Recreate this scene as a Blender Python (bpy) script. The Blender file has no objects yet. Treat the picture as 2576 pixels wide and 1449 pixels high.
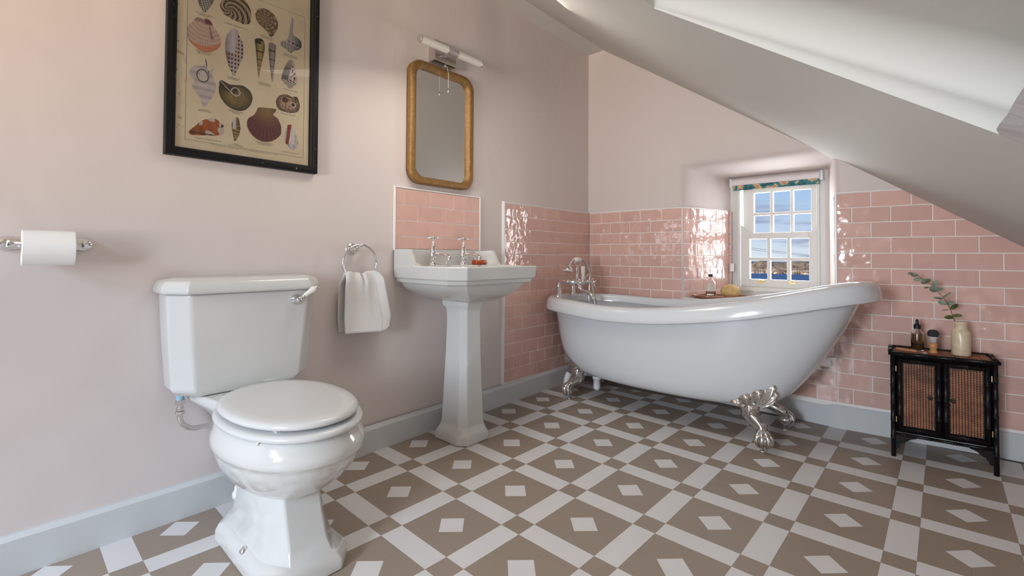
import bpy, bmesh, math, random
from mathutils import Vector, Matrix
import numpy as np
random.seed(7)
PI = math.pi
scene = bpy.context.scene
COL = scene.collection

# ------------------------------------------------------------------ camera
cam_d = bpy.data.cameras.new('camera'); cam = bpy.data.objects.new('camera', cam_d); COL.objects.link(cam)
R_ = Vector((0.73664151, 0.676258, 0.00586535)); U_ = Vector((0.00895741, -0.01842864, 0.99979005)); F_ = Vector((-0.67622411, 0.73643432, 0.01963283))
cam.matrix_world = Matrix(((R_.x, U_.x, -F_.x, 1.8730334), (R_.y, U_.y, -F_.y, -2.95085538), (R_.z, U_.z, -F_.z, 0.87048485), (0, 0, 0, 1)))
cam_d.sensor_fit = 'HORIZONTAL'; cam_d.sensor_width = 36.0; cam_d.lens = 1170.80 * 36.0 / 2576
cam_d.shift_x = (1288 - 1272.99) / 2576; cam_d.shift_y = (619.63 - 724.5) / 2576
cam_d.clip_start = 0.02; cam_d.clip_end = 3000
scene.camera = cam
# ------------------------------------------------------------------ view
scene.view_settings.view_transform = 'Standard'; scene.view_settings.look = 'None'
scene.view_settings.gamma = 1.0; scene.view_settings.use_curve_mapping = False
scene.view_settings.exposure = 0.34
scene.cycles.use_denoising = True
scene.cycles.max_bounces = 8; scene.cycles.diffuse_bounces = 5; scene.cycles.glossy_bounces = 5
scene.cycles.sample_clamp_indirect = 6.0
# ------------------------------------------------------------------ world (sky)
w = bpy.data.worlds.new('sky'); scene.world = w; w.use_nodes = True
nt = w.node_tree; nt.nodes.clear(); N = nt.nodes.new; LK = nt.links.new
out = N('ShaderNodeOutputWorld'); bg = N('ShaderNodeBackground'); LK(bg.outputs[0], out.inputs[0])
tc = N('ShaderNodeTexCoord'); sx = N('ShaderNodeSeparateXYZ'); LK(tc.outputs['Generated'], sx.inputs[0])
mr = N('ShaderNodeMapRange'); LK(sx.outputs['Z'], mr.inputs[0]); mr.inputs[1].default_value = -0.02; mr.inputs[2].default_value = 0.30
cr = N('ShaderNodeValToRGB'); LK(mr.outputs[0], cr.inputs[0])
el = cr.color_ramp.elements; el[0].position = 0.0; el[0].color = (0.60, 0.66, 0.70, 1); el[1].position = 1.0; el[1].color = (0.15, 0.28, 0.55, 1)
e = el.new(0.22); e.color = (0.42, 0.52, 0.66, 1); e = el.new(0.55); e.color = (0.25, 0.42, 0.66, 1)
mp = N('ShaderNodeMapping'); mp.inputs['Scale'].default_value = (1.6, 1.6, 16); LK(tc.outputs['Generated'], mp.inputs[0])
nz = N('ShaderNodeTexNoise'); nz.inputs['Scale'].default_value = 3.2; nz.inputs['Detail'].default_value = 5; LK(mp.outputs[0], nz.inputs[0])
cr2 = N('ShaderNodeValToRGB'); cr2.color_ramp.elements[0].position = 0.50; cr2.color_ramp.elements[1].position = 0.62; LK(nz.outputs[0], cr2.inputs[0])
band = N('ShaderNodeMapRange'); band.interpolation_type = 'SMOOTHSTEP'; LK(sx.outputs['Z'], band.inputs[0]); band.inputs[1].default_value = 0.13; band.inputs[2].default_value = 0.075
mu = N('ShaderNodeMath'); mu.operation = 'MULTIPLY'; LK(cr2.outputs[0], mu.inputs[0]); LK(band.outputs[0], mu.inputs[1])
mx = N('ShaderNodeMixRGB'); LK(mu.outputs[0], mx.inputs[0]); LK(cr.outputs[0], mx.inputs[1]); mx.inputs[2].default_value = (0.26, 0.31, 0.43, 1)
LK(mx.outputs[0], bg.inputs[0]); bg.inputs[1].default_value = 1.0

def area(name, loc, target, sx_, sy_, power, col, spread=180):
    d = bpy.data.lights.new(name, 'AREA'); d.shape = 'RECTANGLE'; d.size = sx_; d.size_y = sy_; d.energy = power; d.color = col; d.spread = math.radians(spread)
    o = bpy.data.objects.new(name, d); COL.objects.link(o); o.location = loc
    o.rotation_euler = (Vector(target) - Vector(loc)).to_track_quat('-Z', 'Y').to_euler()
    return o
# daylight: the window in the wall behind the photographer (blue sky from above, warm sunlit ground from below),
# and the gable window; added fill panels stand near the rear window and overhead
area('rear_sky_light', (1.9, -7.2, 3.3), (0.6, -1.9, 0.2), 2.2, 2.0, 350, (0.62, 0.78, 1.0))
area('rear_ground_light', (2.0, -7.4, -0.1), (0.6, -1.6, 2.0), 2.6, 1.8, 520, (1.0, 0.77, 0.54))
area('rear_fill_light', (1.40, -4.80, 0.98), (1.80, -0.8, 0.30), 0.50, 0.85, 22, (0.82, 0.91, 1.0), 100)  # added fill panel, narrowed spread, brightens the right side and its glazed tiles
area('overhead_fill_light', (0.72, -1.60, 1.90), (1.0, -1.25, 0.3), 0.5, 0.9, 10, (1.0, 0.93, 0.84))  # invented warm fill above the view, raises the ambient level
area('gable_window_light', (1.115, 0.62, 1.02), (0.95, -2.0, 0.75), 0.46, 0.62, 12, (0.95, 0.97, 1.0))
sund = bpy.data.lights.new('sun', 'SUN'); sun = bpy.data.objects.new('sun', sund); COL.objects.link(sun)
sund.energy = 3.6; sund.angle = 0.01; sund.color = (1.0, 0.93, 0.82)
sun.rotation_euler = Vector((0.55, 0.75, -0.42)).to_track_quat('-Z', 'Y').to_euler()

# ------------------------------------------------------------------ materials
def mat(name, col=(0.8, 0.8, 0.8), rough=0.5, metal=0.0, bump=None, var=None, coat=0.0, trans=0.0, ior=1.45, rand=0.0, spec=0.5, emit=None, alpha=None):
    """bump=(scale,strength,distance); var=(scale,amount) value variation; rand=per object variation"""
    m = bpy.data.materials.new(name); m.use_nodes = True; nt = m.node_tree
    b = nt.nodes['Principled BSDF']; b.inputs['Base Color'].default_value = (*col, 1); b.inputs['Roughness'].default_value = rough
    b.inputs['Metallic'].default_value = metal; b.inputs['Coat Weight'].default_value = coat; b.inputs['Coat Roughness'].default_value = 0.05
    b.inputs['Transmission Weight'].default_value = trans; b.inputs['IOR'].default_value = ior; b.inputs['Specular IOR Level'].default_value = spec
    if alpha is not None: b.inputs['Alpha'].default_value = alpha
    if emit: b.inputs['Emission Color'].default_value = (*emit[:3], 1); b.inputs['Emission Strength'].default_value = emit[3]
    tc = nt.nodes.new('ShaderNodeTexCoord')
    src = None
    if var or rand:
        hsv = nt.nodes.new('ShaderNodeHueSaturation'); hsv.inputs['Color'].default_value = (*col, 1)
        val = None
        if var:
            n = nt.nodes.new('ShaderNodeTexNoise'); n.inputs['Scale'].default_value = var[0]; n.inputs['Detail'].default_value = 4
            nt.links.new(tc.outputs['Object'], n.inputs['Vector'])
            r = nt.nodes.new('ShaderNodeMapRange'); r.inputs[1].default_value = 0.25; r.inputs[2].default_value = 0.75
            r.inputs[3].default_value = 1 - var[1]; r.inputs[4].default_value = 1 + var[1]; nt.links.new(n.outputs[0], r.inputs[0]); val = r.outputs[0]
        if rand:
            oi = nt.nodes.new('ShaderNodeObjectInfo'); r2 = nt.nodes.new('ShaderNodeMapRange'); r2.inputs[3].default_value = 1 - rand; r2.inputs[4].default_value = 1 + rand
            nt.links.new(oi.outputs['Random'], r2.inputs[0])
            if val:
                mm = nt.nodes.new('ShaderNodeMath'); mm.operation = 'MULTIPLY'; nt.links.new(val, mm.inputs[0]); nt.links.new(r2.outputs[0], mm.inputs[1]); val = mm.outputs[0]
            else: val = r2.outputs[0]
        nt.links.new(val, hsv.inputs['Value']); nt.links.new(hsv.outputs[0], b.inputs['Base Color'])
    if bump:
        n = nt.nodes.new('ShaderNodeTexNoise'); n.inputs['Scale'].default_value = bump[0]; n.inputs['Detail'].default_value = bump[3] if len(bump) > 3 else 3
        nt.links.new(tc.outputs['Object'], n.inputs['Vector'])
        bp = nt.nodes.new('ShaderNodeBump'); bp.inputs['Strength'].default_value = bump[1]; bp.inputs['Distance'].default_value = bump[2]
        nt.links.new(n.outputs[0], bp.inputs['Height']); nt.links.new(bp.outputs[0], b.inputs['Normal'])
        if coat: nt.links.new(bp.outputs[0], b.inputs['Coat Normal'])
    return m
M = {}
M['plaster'] = mat('pink_plaster', (0.66, 0.59, 0.565), 0.7, bump=(7, 0.22, 0.02), var=(1.2, 0.03))
M['ceil'] = mat('white_ceiling_paint', (0.58, 0.57, 0.53), 0.75, bump=(9, 0.18, 0.01))
M['ceil_rough'] = mat('rough_ceiling_plaster', (0.55, 0.54, 0.54), 0.8, bump=(16, 0.55, 0.02, 6))
M['revealp'] = mat('cream_plaster', (0.76, 0.68, 0.63), 0.7, bump=(8, 0.2, 0.02))
M['wood_white'] = mat('white_gloss_wood', (0.70, 0.69, 0.66), 0.35)
M['base'] = mat('baseboard_paint', (0.58, 0.60, 0.61), 0.4, bump=(20, 0.05, 0.01))
M['tile'] = mat('pink_glazed_tile', (0.66, 0.42, 0.36), 0.10, bump=(15, 0.42, 0.014, 1.5), var=(14, 0.05), coat=0.5, rand=0.05)
M['grout'] = mat('grout', (0.88, 0.84, 0.80), 0.8)
M['trimm'] = mat('edge_trim_metal', (0.78, 0.76, 0.73), 0.3, metal=0.6)
M['trimw'] = mat('edge_trim_white', (0.82, 0.80, 0.79), 0.25)
M['tan'] = mat('tan_vinyl', (0.30, 0.24, 0.192), 0.42, bump=(120, 0.05, 0.002), var=(5, 0.03))
M['whitefl'] = mat('white_vinyl', (0.66, 0.645, 0.64), 0.42, bump=(60, 0.06, 0.002), var=(6, 0.03))
M['sub'] = mat('floor_bed', (0.22, 0.18, 0.15), 0.9)
M['china'] = mat('white_glazed_china', (0.64, 0.645, 0.625), 0.07, coat=0.5)
M['seat'] = mat('white_seat_gloss', (0.64, 0.65, 0.65), 0.22)
M['acrylic'] = mat('white_bath_acrylic', (0.66, 0.68, 0.70), 0.16, coat=0.3)
M['chrome'] = mat('chrome', (0.80, 0.80, 0.81), 0.07, metal=1.0)
M['chrome2'] = mat('cast_chrome', (0.72, 0.71, 0.69), 0.13, metal=1.0, bump=(60, 0.15, 0.004))
M['steel'] = mat('brushed_steel', (0.66, 0.62, 0.60), 0.22, metal=1.0)
M['hose'] = mat('ribbed_steel_hose', (0.70, 0.68, 0.66), 0.25, metal=1.0)
M['ceramic'] = mat('cream_ceramic', (0.80, 0.77, 0.72), 0.12)
M['pipe'] = mat('white_plastic', (0.80, 0.80, 0.82), 0.35)
M['bluep'] = mat('blue_plastic', (0.30, 0.50, 0.60), 0.4)
M['towel'] = mat('white_terry', (0.84, 0.82, 0.81), 0.95, bump=(420, 0.7, 0.004, 2))
M['paper'] = mat('tissue_paper', (0.86, 0.87, 0.86), 0.95, bump=(300, 0.25, 0.002))
M['gold'] = mat('antique_gold', (0.30, 0.17, 0.06), 0.42, metal=0.6, bump=(260, 0.55, 0.004), var=(60, 0.25))
M['mirror'] = mat('mirror_glass', (0.86, 0.86, 0.84), 0.0, metal=1.0)
M['tube'] = mat('opal_glass_tube', (0.74, 0.72, 0.66), 0.25, coat=0.4)
M['black'] = mat('black_painted_wood', (0.006, 0.006, 0.006), 0.35, bump=(70, 0.25, 0.004))
M['soap'] = mat('amber_soap', (0.62, 0.10, 0.02), 0.2, trans=0.35, coat=0.3)
M['glass'] = mat('clear_glass', (1, 1, 1), 0.0, trans=1.0, ior=1.16, coat=0.6)
M['brass'] = mat('brass', (0.75, 0.60, 0.30), 0.25, metal=1.0)
M['bamboo'] = mat('black_lacquered_bamboo', (0.005, 0.0035, 0.0045), 0.36, spec=0.35)
M['darkwood'] = mat('dark_stained_wood', (0.004, 0.003, 0.003), 0.8, spec=0.1)
M['stone'] = mat('stoneware', (0.66, 0.54, 0.37), 0.3, bump=(60, 0.35, 0.004), var=(60, 0.12), coat=0.25)
M['wood'] = mat('turned_wood', (0.58, 0.27, 0.10), 0.3, var=(30, 0.12), coat=0.4)
M['traywood'] = mat('dark_walnut', (0.26, 0.10, 0.06), 0.35, var=(25, 0.2))
M['bristle_d'] = mat('dark_bristle', (0.035, 0.035, 0.045), 0.9, bump=(500, 0.8, 0.004))
M['bristle_l'] = mat('pale_bristle', (0.60, 0.56, 0.52), 0.9, bump=(500, 0.8, 0.004))
M['rubber'] = mat('black_rubber', (0.012, 0.010, 0.016), 0.45)
M['oil'] = mat('golden_oil', (1.0, 0.80, 0.36), 0.0, trans=1.0, ior=1.10)
M['petal'] = mat('orange_petals', (0.75, 0.28, 0.03), 0.6)
M['sponge'] = mat('natural_sponge', (0.72, 0.50, 0.22), 0.95, bump=(150, 1.0, 0.01), var=(60, 0.25))
M['label'] = mat('cream_label', (0.66, 0.62, 0.52), 0.6)
M['ink'] = mat('print_ink', (0.035, 0.03, 0.03), 0.7)
M['leaf'] = mat('eucalyptus_leaf', (0.24, 0.30, 0.21), 0.5, rand=0.25, var=(40, 0.15))
M['leaf2'] = mat('green_leaf', (0.09, 0.13, 0.035), 0.45, rand=0.2, var=(40, 0.15))
M['stem'] = mat('brown_stem', (0.22, 0.08, 0.05), 0.6)
M['blindw'] = mat('white_blind_roll', (0.76, 0.72, 0.73), 0.7)
M['cord'] = mat('white_cord', (0.80, 0.76, 0.68), 0.8)
M['sand'] = mat('card', (0.60, 0.50, 0.36), 0.8, var=(3, 0.04))
M['liquid'] = mat('clear_liquid', (0.98, 0.95, 0.82), 0.0, trans=1.0, ior=1.12)

def special_materials():
    # woven cane panel: oval rattan strands on a dark ground, laid out in object space (u = x, v = z)
    m = bpy.data.materials.new('woven_cane'); m.use_nodes = True; nt = m.node_tree; b = nt.nodes['Principled BSDF']; b.inputs['Roughness'].default_value = 0.45
    b.inputs['Base Color'].default_value = (0.17, 0.07, 0.035, 1)
    tc = nt.nodes.new('ShaderNodeTexCoord'); n = nt.nodes.new('ShaderNodeTexNoise'); n.inputs['Scale'].default_value = 25; nt.links.new(tc.outputs['Object'], n.inputs[0])
    cr = nt.nodes.new('ShaderNodeValToRGB'); cr.color_ramp.elements[0].position = 0.3; cr.color_ramp.elements[0].color = (0.22, 0.085, 0.045, 1); cr.color_ramp.elements[1].position = 0.7; cr.color_ramp.elements[1].color = (0.46, 0.20, 0.095, 1)
    nt.links.new(n.outputs[0], cr.inputs[0]); nt.links.new(cr.outputs[0], b.inputs['Base Color']); M['cane'] = m
    # vertex coloured print
    m = bpy.data.materials.new('printed_colour'); m.use_nodes = True; nt = m.node_tree; b = nt.nodes['Principled BSDF']; b.inputs['Roughness'].default_value = 0.6
    a = nt.nodes.new('ShaderNodeVertexColor'); a.layer_name = 'Col'; nt.links.new(a.outputs[0], b.inputs['Base Color']); M['print'] = m
    # poster paper with foxing
    m = bpy.data.materials.new('aged_paper'); m.use_nodes = True; nt = m.node_tree; b = nt.nodes['Principled BSDF']; b.inputs['Roughness'].default_value = 0.65
    tc = nt.nodes.new('ShaderNodeTexCoord'); n = nt.nodes.new('ShaderNodeTexNoise'); n.inputs['Scale'].default_value = 9; n.inputs['Detail'].default_value = 8; nt.links.new(tc.outputs['Object'], n.inputs[0])
    cr = nt.nodes.new('ShaderNodeValToRGB'); cr.color_ramp.elements[0].position = 0.3; cr.color_ramp.elements[0].color = (0.72, 0.60, 0.41, 1); cr.color_ramp.elements[1].position = 0.7; cr.color_ramp.elements[1].color = (0.80, 0.70, 0.50, 1)
    nt.links.new(n.outputs[0], cr.inputs[0])
    n2 = nt.nodes.new('ShaderNodeTexNoise'); n2.inputs['Scale'].default_value = 38; n2.inputs['Detail'].default_value = 3; nt.links.new(tc.outputs['Object'], n2.inputs[0])
    r2 = nt.nodes.new('ShaderNodeMapRange'); r2.inputs[1].default_value = 0.60; r2.inputs[2].default_value = 0.72; nt.links.new(n2.outputs[0], r2.inputs[0])
    sp = nt.nodes.new('ShaderNodeSeparateXYZ'); nt.links.new(tc.outputs['Object'], sp.inputs[0])
    r3 = nt.nodes.new('ShaderNodeMapRange'); r3.inputs[1].default_value = -2.530; r3.inputs[2].default_value = -2.552; nt.links.new(sp.outputs['Y'], r3.inputs[0])
    mu = nt.nodes.new('ShaderNodeMath'); mu.operation = 'MULTIPLY'; nt.links.new(r2.outputs[0], mu.inputs[0]); nt.links.new(r3.outputs[0], mu.inputs[1])
    mx = nt.nodes.new('ShaderNodeMixRGB'); nt.links.new(mu.outputs[0], mx.inputs[0]); nt.links.new(cr.outputs[0], mx.inputs[1]); mx.inputs[2].default_value = (0.40, 0.20, 0.05, 1)
    nt.links.new(mx.outputs[0], b.inputs['Base Color']); M['oldpaper'] = m
    # window pane: clear glass that lets light through cheaply
    m = bpy.data.materials.new('window_glass'); m.use_nodes = True; nt = m.node_tree; nt.nodes.clear()
    o = nt.nodes.new('ShaderNodeOutputMaterial'); t = nt.nodes.new('ShaderNodeBsdfTransparent'); g = nt.nodes.new('ShaderNodeBsdfGlossy'); g.inputs['Roughness'].default_value = 0.0
    ms = nt.nodes.new('ShaderNodeMixShader'); fr = nt.nodes.new('ShaderNodeFresnel'); fr.inputs[0].default_value = 1.15
    nt.links.new(fr.outputs[0], ms.inputs[0]); nt.links.new(t.outputs[0], ms.inputs[1]); nt.links.new(g.outputs[0], ms.inputs[2]); nt.links.new(ms.outputs[0], o.inputs[0]); M['pane'] = m
    # black frame with rubbed specks
    for key, base, spk, sc_, lo in (('framewood', (0.006, 0.006, 0.006), (0.30, 0.27, 0.22), 55, 0.70),):
        m = bpy.data.materials.new('rubbed_black_frame'); m.use_nodes = True; nt = m.node_tree; b = nt.nodes['Principled BSDF']; b.inputs['Roughness'].default_value = 0.5; b.inputs['Specular IOR Level'].default_value = 0.25
        tc = nt.nodes.new('ShaderNodeTexCoord'); n = nt.nodes.new('ShaderNodeTexNoise'); n.inputs['Scale'].default_value = sc_; n.inputs['Detail'].default_value = 6; nt.links.new(tc.outputs['Object'], n.inputs[0])
        r = nt.nodes.new('ShaderNodeMapRange'); r.inputs[1].default_value = lo; r.inputs[2].default_value = lo + 0.04; nt.links.new(n.outputs[0], r.inputs[0])
        mx = nt.nodes.new('ShaderNodeMixRGB'); nt.links.new(r.outputs[0], mx.inputs[0]); mx.inputs[1].default_value = (*base, 1); mx.inputs[2].default_value = (*spk, 1)
        nt.links.new(mx.outputs[0], b.inputs['Base Color']); M[key] = m
    # patterned blind fabric: teal with peach blooms
    m = bpy.data.materials.new('teal_floral_fabric'); m.use_nodes = True; nt = m.node_tree; b = nt.nodes['Principled BSDF']; b.inputs['Roughness'].default_value = 0.9
    tc = nt.nodes.new('ShaderNodeTexCoord'); v = nt.nodes.new('ShaderNodeTexNoise'); v.inputs['Scale'].default_value = 24; v.inputs['Detail'].default_value = 3; nt.links.new(tc.outputs['Object'], v.inputs[0])
    cr = nt.nodes.new('ShaderNodeValToRGB'); cr.color_ramp.interpolation = 'CONSTANT'
    e = cr.color_ramp.elements; e[0].position = 0; e[0].color = (0.02, 0.10, 0.13, 1); e[1].position = 0.44; e[1].color = (0.05, 0.20, 0.22, 1)
    q = e.new(0.54); q.color = (0.62, 0.40, 0.22, 1); q = e.new(0.60); q.color = (0.35, 0.18, 0.10, 1); q = e.new(0.64); q.color = (0.66, 0.48, 0.28, 1)
    nt.links.new(v.outputs[0], cr.inputs[0]); nt.links.new(cr.outputs[0], b.inputs['Base Color']); M['floral'] = m
    # sea, hills
    M['sea'] = mat('sea_water', (0.020, 0.065, 0.17), 0.55, bump=(0.9, 0.4, 0.3), var=(0.25, 0.15))
    m = bpy.data.materials.new('heath_hill'); m.use_nodes = True; nt = m.node_tree; b = nt.nodes['Principled BSDF']; b.inputs['Roughness'].default_value = 0.95
    tc = nt.nodes.new('ShaderNodeTexCoord'); n = nt.nodes.new('ShaderNodeTexNoise'); n.inputs['Scale'].default_value = 0.16; n.inputs['Detail'].default_value = 8; nt.links.new(tc.outputs['Object'], n.inputs[0])
    cr = nt.nodes.new('ShaderNodeValToRGB'); cr.color_ramp.elements[0].position = 0.38; cr.color_ramp.elements[0].color = (0.15, 0.09, 0.05, 1); cr.color_ramp.elements[1].position = 0.62; cr.color_ramp.elements[1].color = (0.40, 0.26, 0.14, 1)
    nt.links.new(n.outputs[0], cr.inputs[0]); sp = nt.nodes.new('ShaderNodeSeparateXYZ'); nt.links.new(tc.outputs['Object'], sp.inputs[0])
    n2 = nt.nodes.new('ShaderNodeTexNoise'); n2.inputs['Scale'].default_value = 0.28; n2.inputs['Detail'].default_value = 6; nt.links.new(tc.outputs['Object'], n2.inputs[0])
    cc = nt.nodes.new('ShaderNodeValToRGB'); cc.color_ramp.elements[0].position = 0.42; cc.color_ramp.elements[0].color = (0.20, 0.11, 0.06, 1); cc.color_ramp.elements[1].position = 0.6; cc.color_ramp.elements[1].color = (0.85, 0.60, 0.38, 1)
    nt.links.new(n2.outputs[0], cc.inputs[0])
    r = nt.nodes.new('ShaderNodeMapRange'); r.inputs[1].default_value = -4.6; r.inputs[2].default_value = -6.2; nt.links.new(sp.outputs['Z'], r.inputs[0])
    mx = nt.nodes.new('ShaderNodeMixRGB'); nt.links.new(r.outputs[0], mx.inputs[0]); nt.links.new(cr.outputs[0], mx.inputs[1]); nt.links.new(cc.outputs[0], mx.inputs[2])
    nt.links.new(mx.outputs[0], b.inputs['Base Color']); M['hill'] = m
special_materials()

# ------------------------------------------------------------------ helpers
def tag(o, label=None, cat=None, group=None, kind=None):
    if label: o['label'] = label
    if cat: o['category'] = cat
    if group: o['group'] = group
    if kind: o['kind'] = kind
    return o
def empty(name, loc=(0, 0, 0)):
    o = bpy.data.objects.new(name, None); COL.objects.link(o); o.location = loc; o.empty_display_size = 0.05
    return o
def thing(name, label, cat, loc=(0, 0, 0), group=None): return tag(empty(name, loc), label, cat, group)
def setparent(o, p):
    if p is None: return
    o.parent = p; T = Vector(p.location)      # every location here is a world position
    o.matrix_parent_inverse = Matrix.Translation(-T)
def ob(name, verts, faces, m, parent=None, smooth=False, bevel=0.0, sub=0, segs=2):
    me = bpy.data.meshes.new(name); me.from_pydata([tuple(v) for v in verts], [], faces); me.validate()
    bm = bmesh.new(); bm.from_mesh(me); bmesh.ops.recalc_face_normals(bm, faces=bm.faces); bm.to_mesh(me); bm.free()
    if m: me.materials.append(M[m] if isinstance(m, str) else m)
    if smooth or bevel or sub: me.polygons.foreach_set('use_smooth', [True] * len(me.polygons))
    o = bpy.data.objects.new(name, me); COL.objects.link(o)
    if sub: s = o.modifiers.new('sub', 'SUBSURF'); s.levels = s.render_levels = sub
    if bevel:
        b = o.modifiers.new('bev', 'BEVEL'); b.width = bevel; b.segments = segs; b.limit_method = 'ANGLE'; b.angle_limit = math.radians(35)
        b.harden_normals = False; wn = o.modifiers.new('wn', 'WEIGHTED_NORMAL'); wn.keep_sharp = False
    setparent(o, parent)
    return o
class G:
    """collects primitives into one mesh"""
    def __init__(s): s.v = []; s.f = []
    def add(s, v, f):
        n = len(s.v); s.v += [Vector(p) for p in v]; s.f += [tuple(i + n for i in q) for q in f]; return s
    def box(s, a, b):
        x0, y0, z0 = a; x1, y1, z1 = b
        return s.add([(x0, y0, z0), (x1, y0, z0), (x1, y1, z0), (x0, y1, z0), (x0, y0, z1), (x1, y0, z1), (x1, y1, z1), (x0, y1, z1)],
                     [(0, 3, 2, 1), (4, 5, 6, 7), (0, 1, 5, 4), (1, 2, 6, 5), (2, 3, 7, 6), (3, 0, 4, 7)])
    def rings(s, rings, cap0=True, cap1=True, closed=True):
        n = len(rings[0]); v = [p for r in rings for p in r]; f = []
        for k in range(len(rings) - 1):
            for i in range(n if closed else n - 1):
                j = (i + 1) % n; f.append((k * n + i, k * n + j, (k + 1) * n + j, (k + 1) * n + i))
        if cap0: f.append(tuple(range(n))[::-1])
        if cap1: f.append(tuple((len(rings) - 1) * n + i for i in range(n)))
        return s.add(v, f)
    def tube(s, pts, r, n=12, cap=True, closed=False):
        pts = [Vector(p) for p in pts]; rs = r if isinstance(r, (list, tuple)) else [r] * len(pts); rings = []
        t = (pts[1] - pts[0]).normalized(); a = Vector((0, 0, 1)) if abs(t.z) < 0.9 else Vector((1, 0, 0)); u = t.cross(a).normalized()
        for i, p in enumerate(pts):
            if closed: t = (pts[(i + 1) % len(pts)] - pts[i - 1]).normalized()
            elif i == 0: t = (pts[1] - pts[0]).normalized()
            elif i == len(pts) - 1: t = (pts[-1] - pts[-2]).normalized()
            else: t = (pts[i + 1] - pts[i - 1]).normalized()
            u = (u - t * u.dot(t)).normalized(); w_ = t.cross(u)
            rings.append([p + (u * math.cos(2 * PI * k / n) + w_ * math.sin(2 * PI * k / n)) * rs[i] for k in range(n)])
        if closed: rings.append(rings[0]); return s.rings(rings, False, False)
        return s.rings(rings, cap, cap)
    def lathe(s, prof, o=(0, 0, 0), axis=(0, 0, 1), n=24, cap=True):
        """prof = [(radius, height)] around axis through o"""
        o = Vector(o); w_ = Vector(axis).normalized(); a = Vector((1, 0, 0)) if abs(w_.x) < 0.9 else Vector((0, 1, 0)); u = (a - w_ * a.dot(w_)).normalized(); v = w_.cross(u)
        return s.rings([[o + w_ * h + (u * math.cos(2 * PI * k / n) + v * math.sin(2 * PI * k / n)) * max(r, 1e-4) for k in range(n)] for r, h in prof], cap, cap)
    def ball(s, c, r, n=12, sc=(1, 1, 1)):
        c = Vector(c); rings = []
        for i in range(1, n // 2 + 1 + 0):
            ph = PI * i / (n // 2 + 1); rings.append([c + Vector((r * sc[0] * math.sin(ph) * math.cos(2 * PI * k / n), r * sc[1] * math.sin(ph) * math.sin(2 * PI * k / n), r * sc[2] * math.cos(ph))) for k in range(n)])
        return s.rings(rings)
    def ob(s, name, m, parent=None, **k): return ob(name, s.v, s.f, m, parent, **k)
def catmull(P, n=8, closed=False):
    P = [Vector(p) for p in P]; out = []; L = len(P)
    for i in range(L if closed else L - 1):
        p0 = P[(i - 1) % L] if closed or i > 0 else P[i]; p1 = P[i]; p2 = P[(i + 1) % L]; p3 = P[(i + 2) % L] if closed or i + 2 < L else P[i + 1]
        for k in range(n):
            t = k / n; out.append(0.5 * ((2 * p1) + (-p0 + p2) * t + (2 * p0 - 5 * p1 + 4 * p2 - p3) * t * t + (-p0 + 3 * p1 - 3 * p2 + p3) * t ** 3))
    if not closed: out.append(P[-1])
    return out
def interp(x, xs, ys): return float(np.interp(x, xs, ys))
def clip(poly, a, b, c):
    """keep the part of 2D polygon where a*x+b*y <= c"""
    out = []
    for i in range(len(poly)):
        p, q = poly[i], poly[(i + 1) % len(poly)]; dp = a * p[0] + b * p[1] - c; dq = a * q[0] + b * q[1] - c
        if dp <= 0: out.append(p)
        if (dp < 0 < dq) or (dq < 0 < dp):
            t = dp / (dp - dq); out.append((p[0] + (q[0] - p[0]) * t, p[1] + (q[1] - p[1]) * t))
    return out
def parea(p): return abs(sum(p[i][0] * p[(i + 1) % len(p)][1] - p[(i + 1) % len(p)][0] * p[i][1] for i in range(len(p)))) / 2
def slab(poly, P3, d0, d1, ch, g=None):
    """prism over polygon with chamfered front. P3(u,v,d) -> point; front at d1"""
    n = len(poly); cx = sum(p[0] for p in poly) / n; cy = sum(p[1] for p in poly) / n
    def ins(k):
        res = []
        for p in poly:
            L = math.hypot(p[0] - cx, p[1] - cy) or 1; sx = math.copysign(min(k, abs(p[0] - cx) * 0.8), p[0] - cx); sy = math.copysign(min(k, abs(p[1] - cy) * 0.8), p[1] - cy)
            res.append((p[0] - sx, p[1] - sy))
        return res
    g = g or G()
    rs = [[P3(p[0], p[1], d0) for p in poly], [P3(p[0], p[1], d1 - ch) for p in poly], [P3(p[0], p[1], d1) for p in ins(ch)]]
    return g.rings(rs, False, True)

# ------------------------------------------------------------------ the room: left wall
SL = 0.7092                                   # fall of the roof slope along x
def roof(x): return 2.3660 - SL * (x - 0.122)
def xwall(y): return interp(-y, [0, 0.93, 0.98, 1.15, 1.75, 2.05, 2.9, 5.0], [-0.016, -0.016, -0.014, 0.0, 0.0, 0.02, 0.027, 0.03])
def bbx(y): return interp(-y, [0, 0.48, 0.9, 1.1, 1.5, 1.74, 1.9, 2.9, 5.0], [0.012, 0.014, 0.026, 0.03, 0.036, 0.044, 0.048, 0.05, 0.052])
ys = [0.06, 0.0] + [-0.05 * k for k in range(1, 97)]; YR = -4.85
ys = [y for y in ys if y > YR] + [YR]
zs = [0, 0.6, 1.2, 1.8, 2.372]
v = [(xwall(y), y, z) for y in ys for z in zs]; nzs = len(zs)
f = [(i * nzs + k, (i + 1) * nzs + k, (i + 1) * nzs + k + 1, i * nzs + k + 1) for i in range(len(ys) - 1) for k in range(nzs - 1)]
b0 = len(v); v += [(-0.12, 0.0, 0), (-0.12, YR, 0), (-0.12, YR, 2.372), (-0.12, 0, 2.372)]; f += [(b0, b0 + 1, b0 + 2, b0 + 3)]
wall_left = ob('wall_left', v, f, 'plaster', smooth=True); tag(wall_left, 'pale pink plastered wall behind toilet and basin', kind='structure')
def swept(name, path, prof, m, parent=None, kind=None):
    """path = list of (point, outward) ; prof = [(out, z)]"""
    rings = [[Vector((p[0] + n_[0] * o_, p[1] + n_[1] * o_, z)) for o_, z in prof] for p, n_ in path]
    o = G().rings(rings).ob(name, m, parent)
    if kind: o['kind'] = kind
    return o
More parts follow.
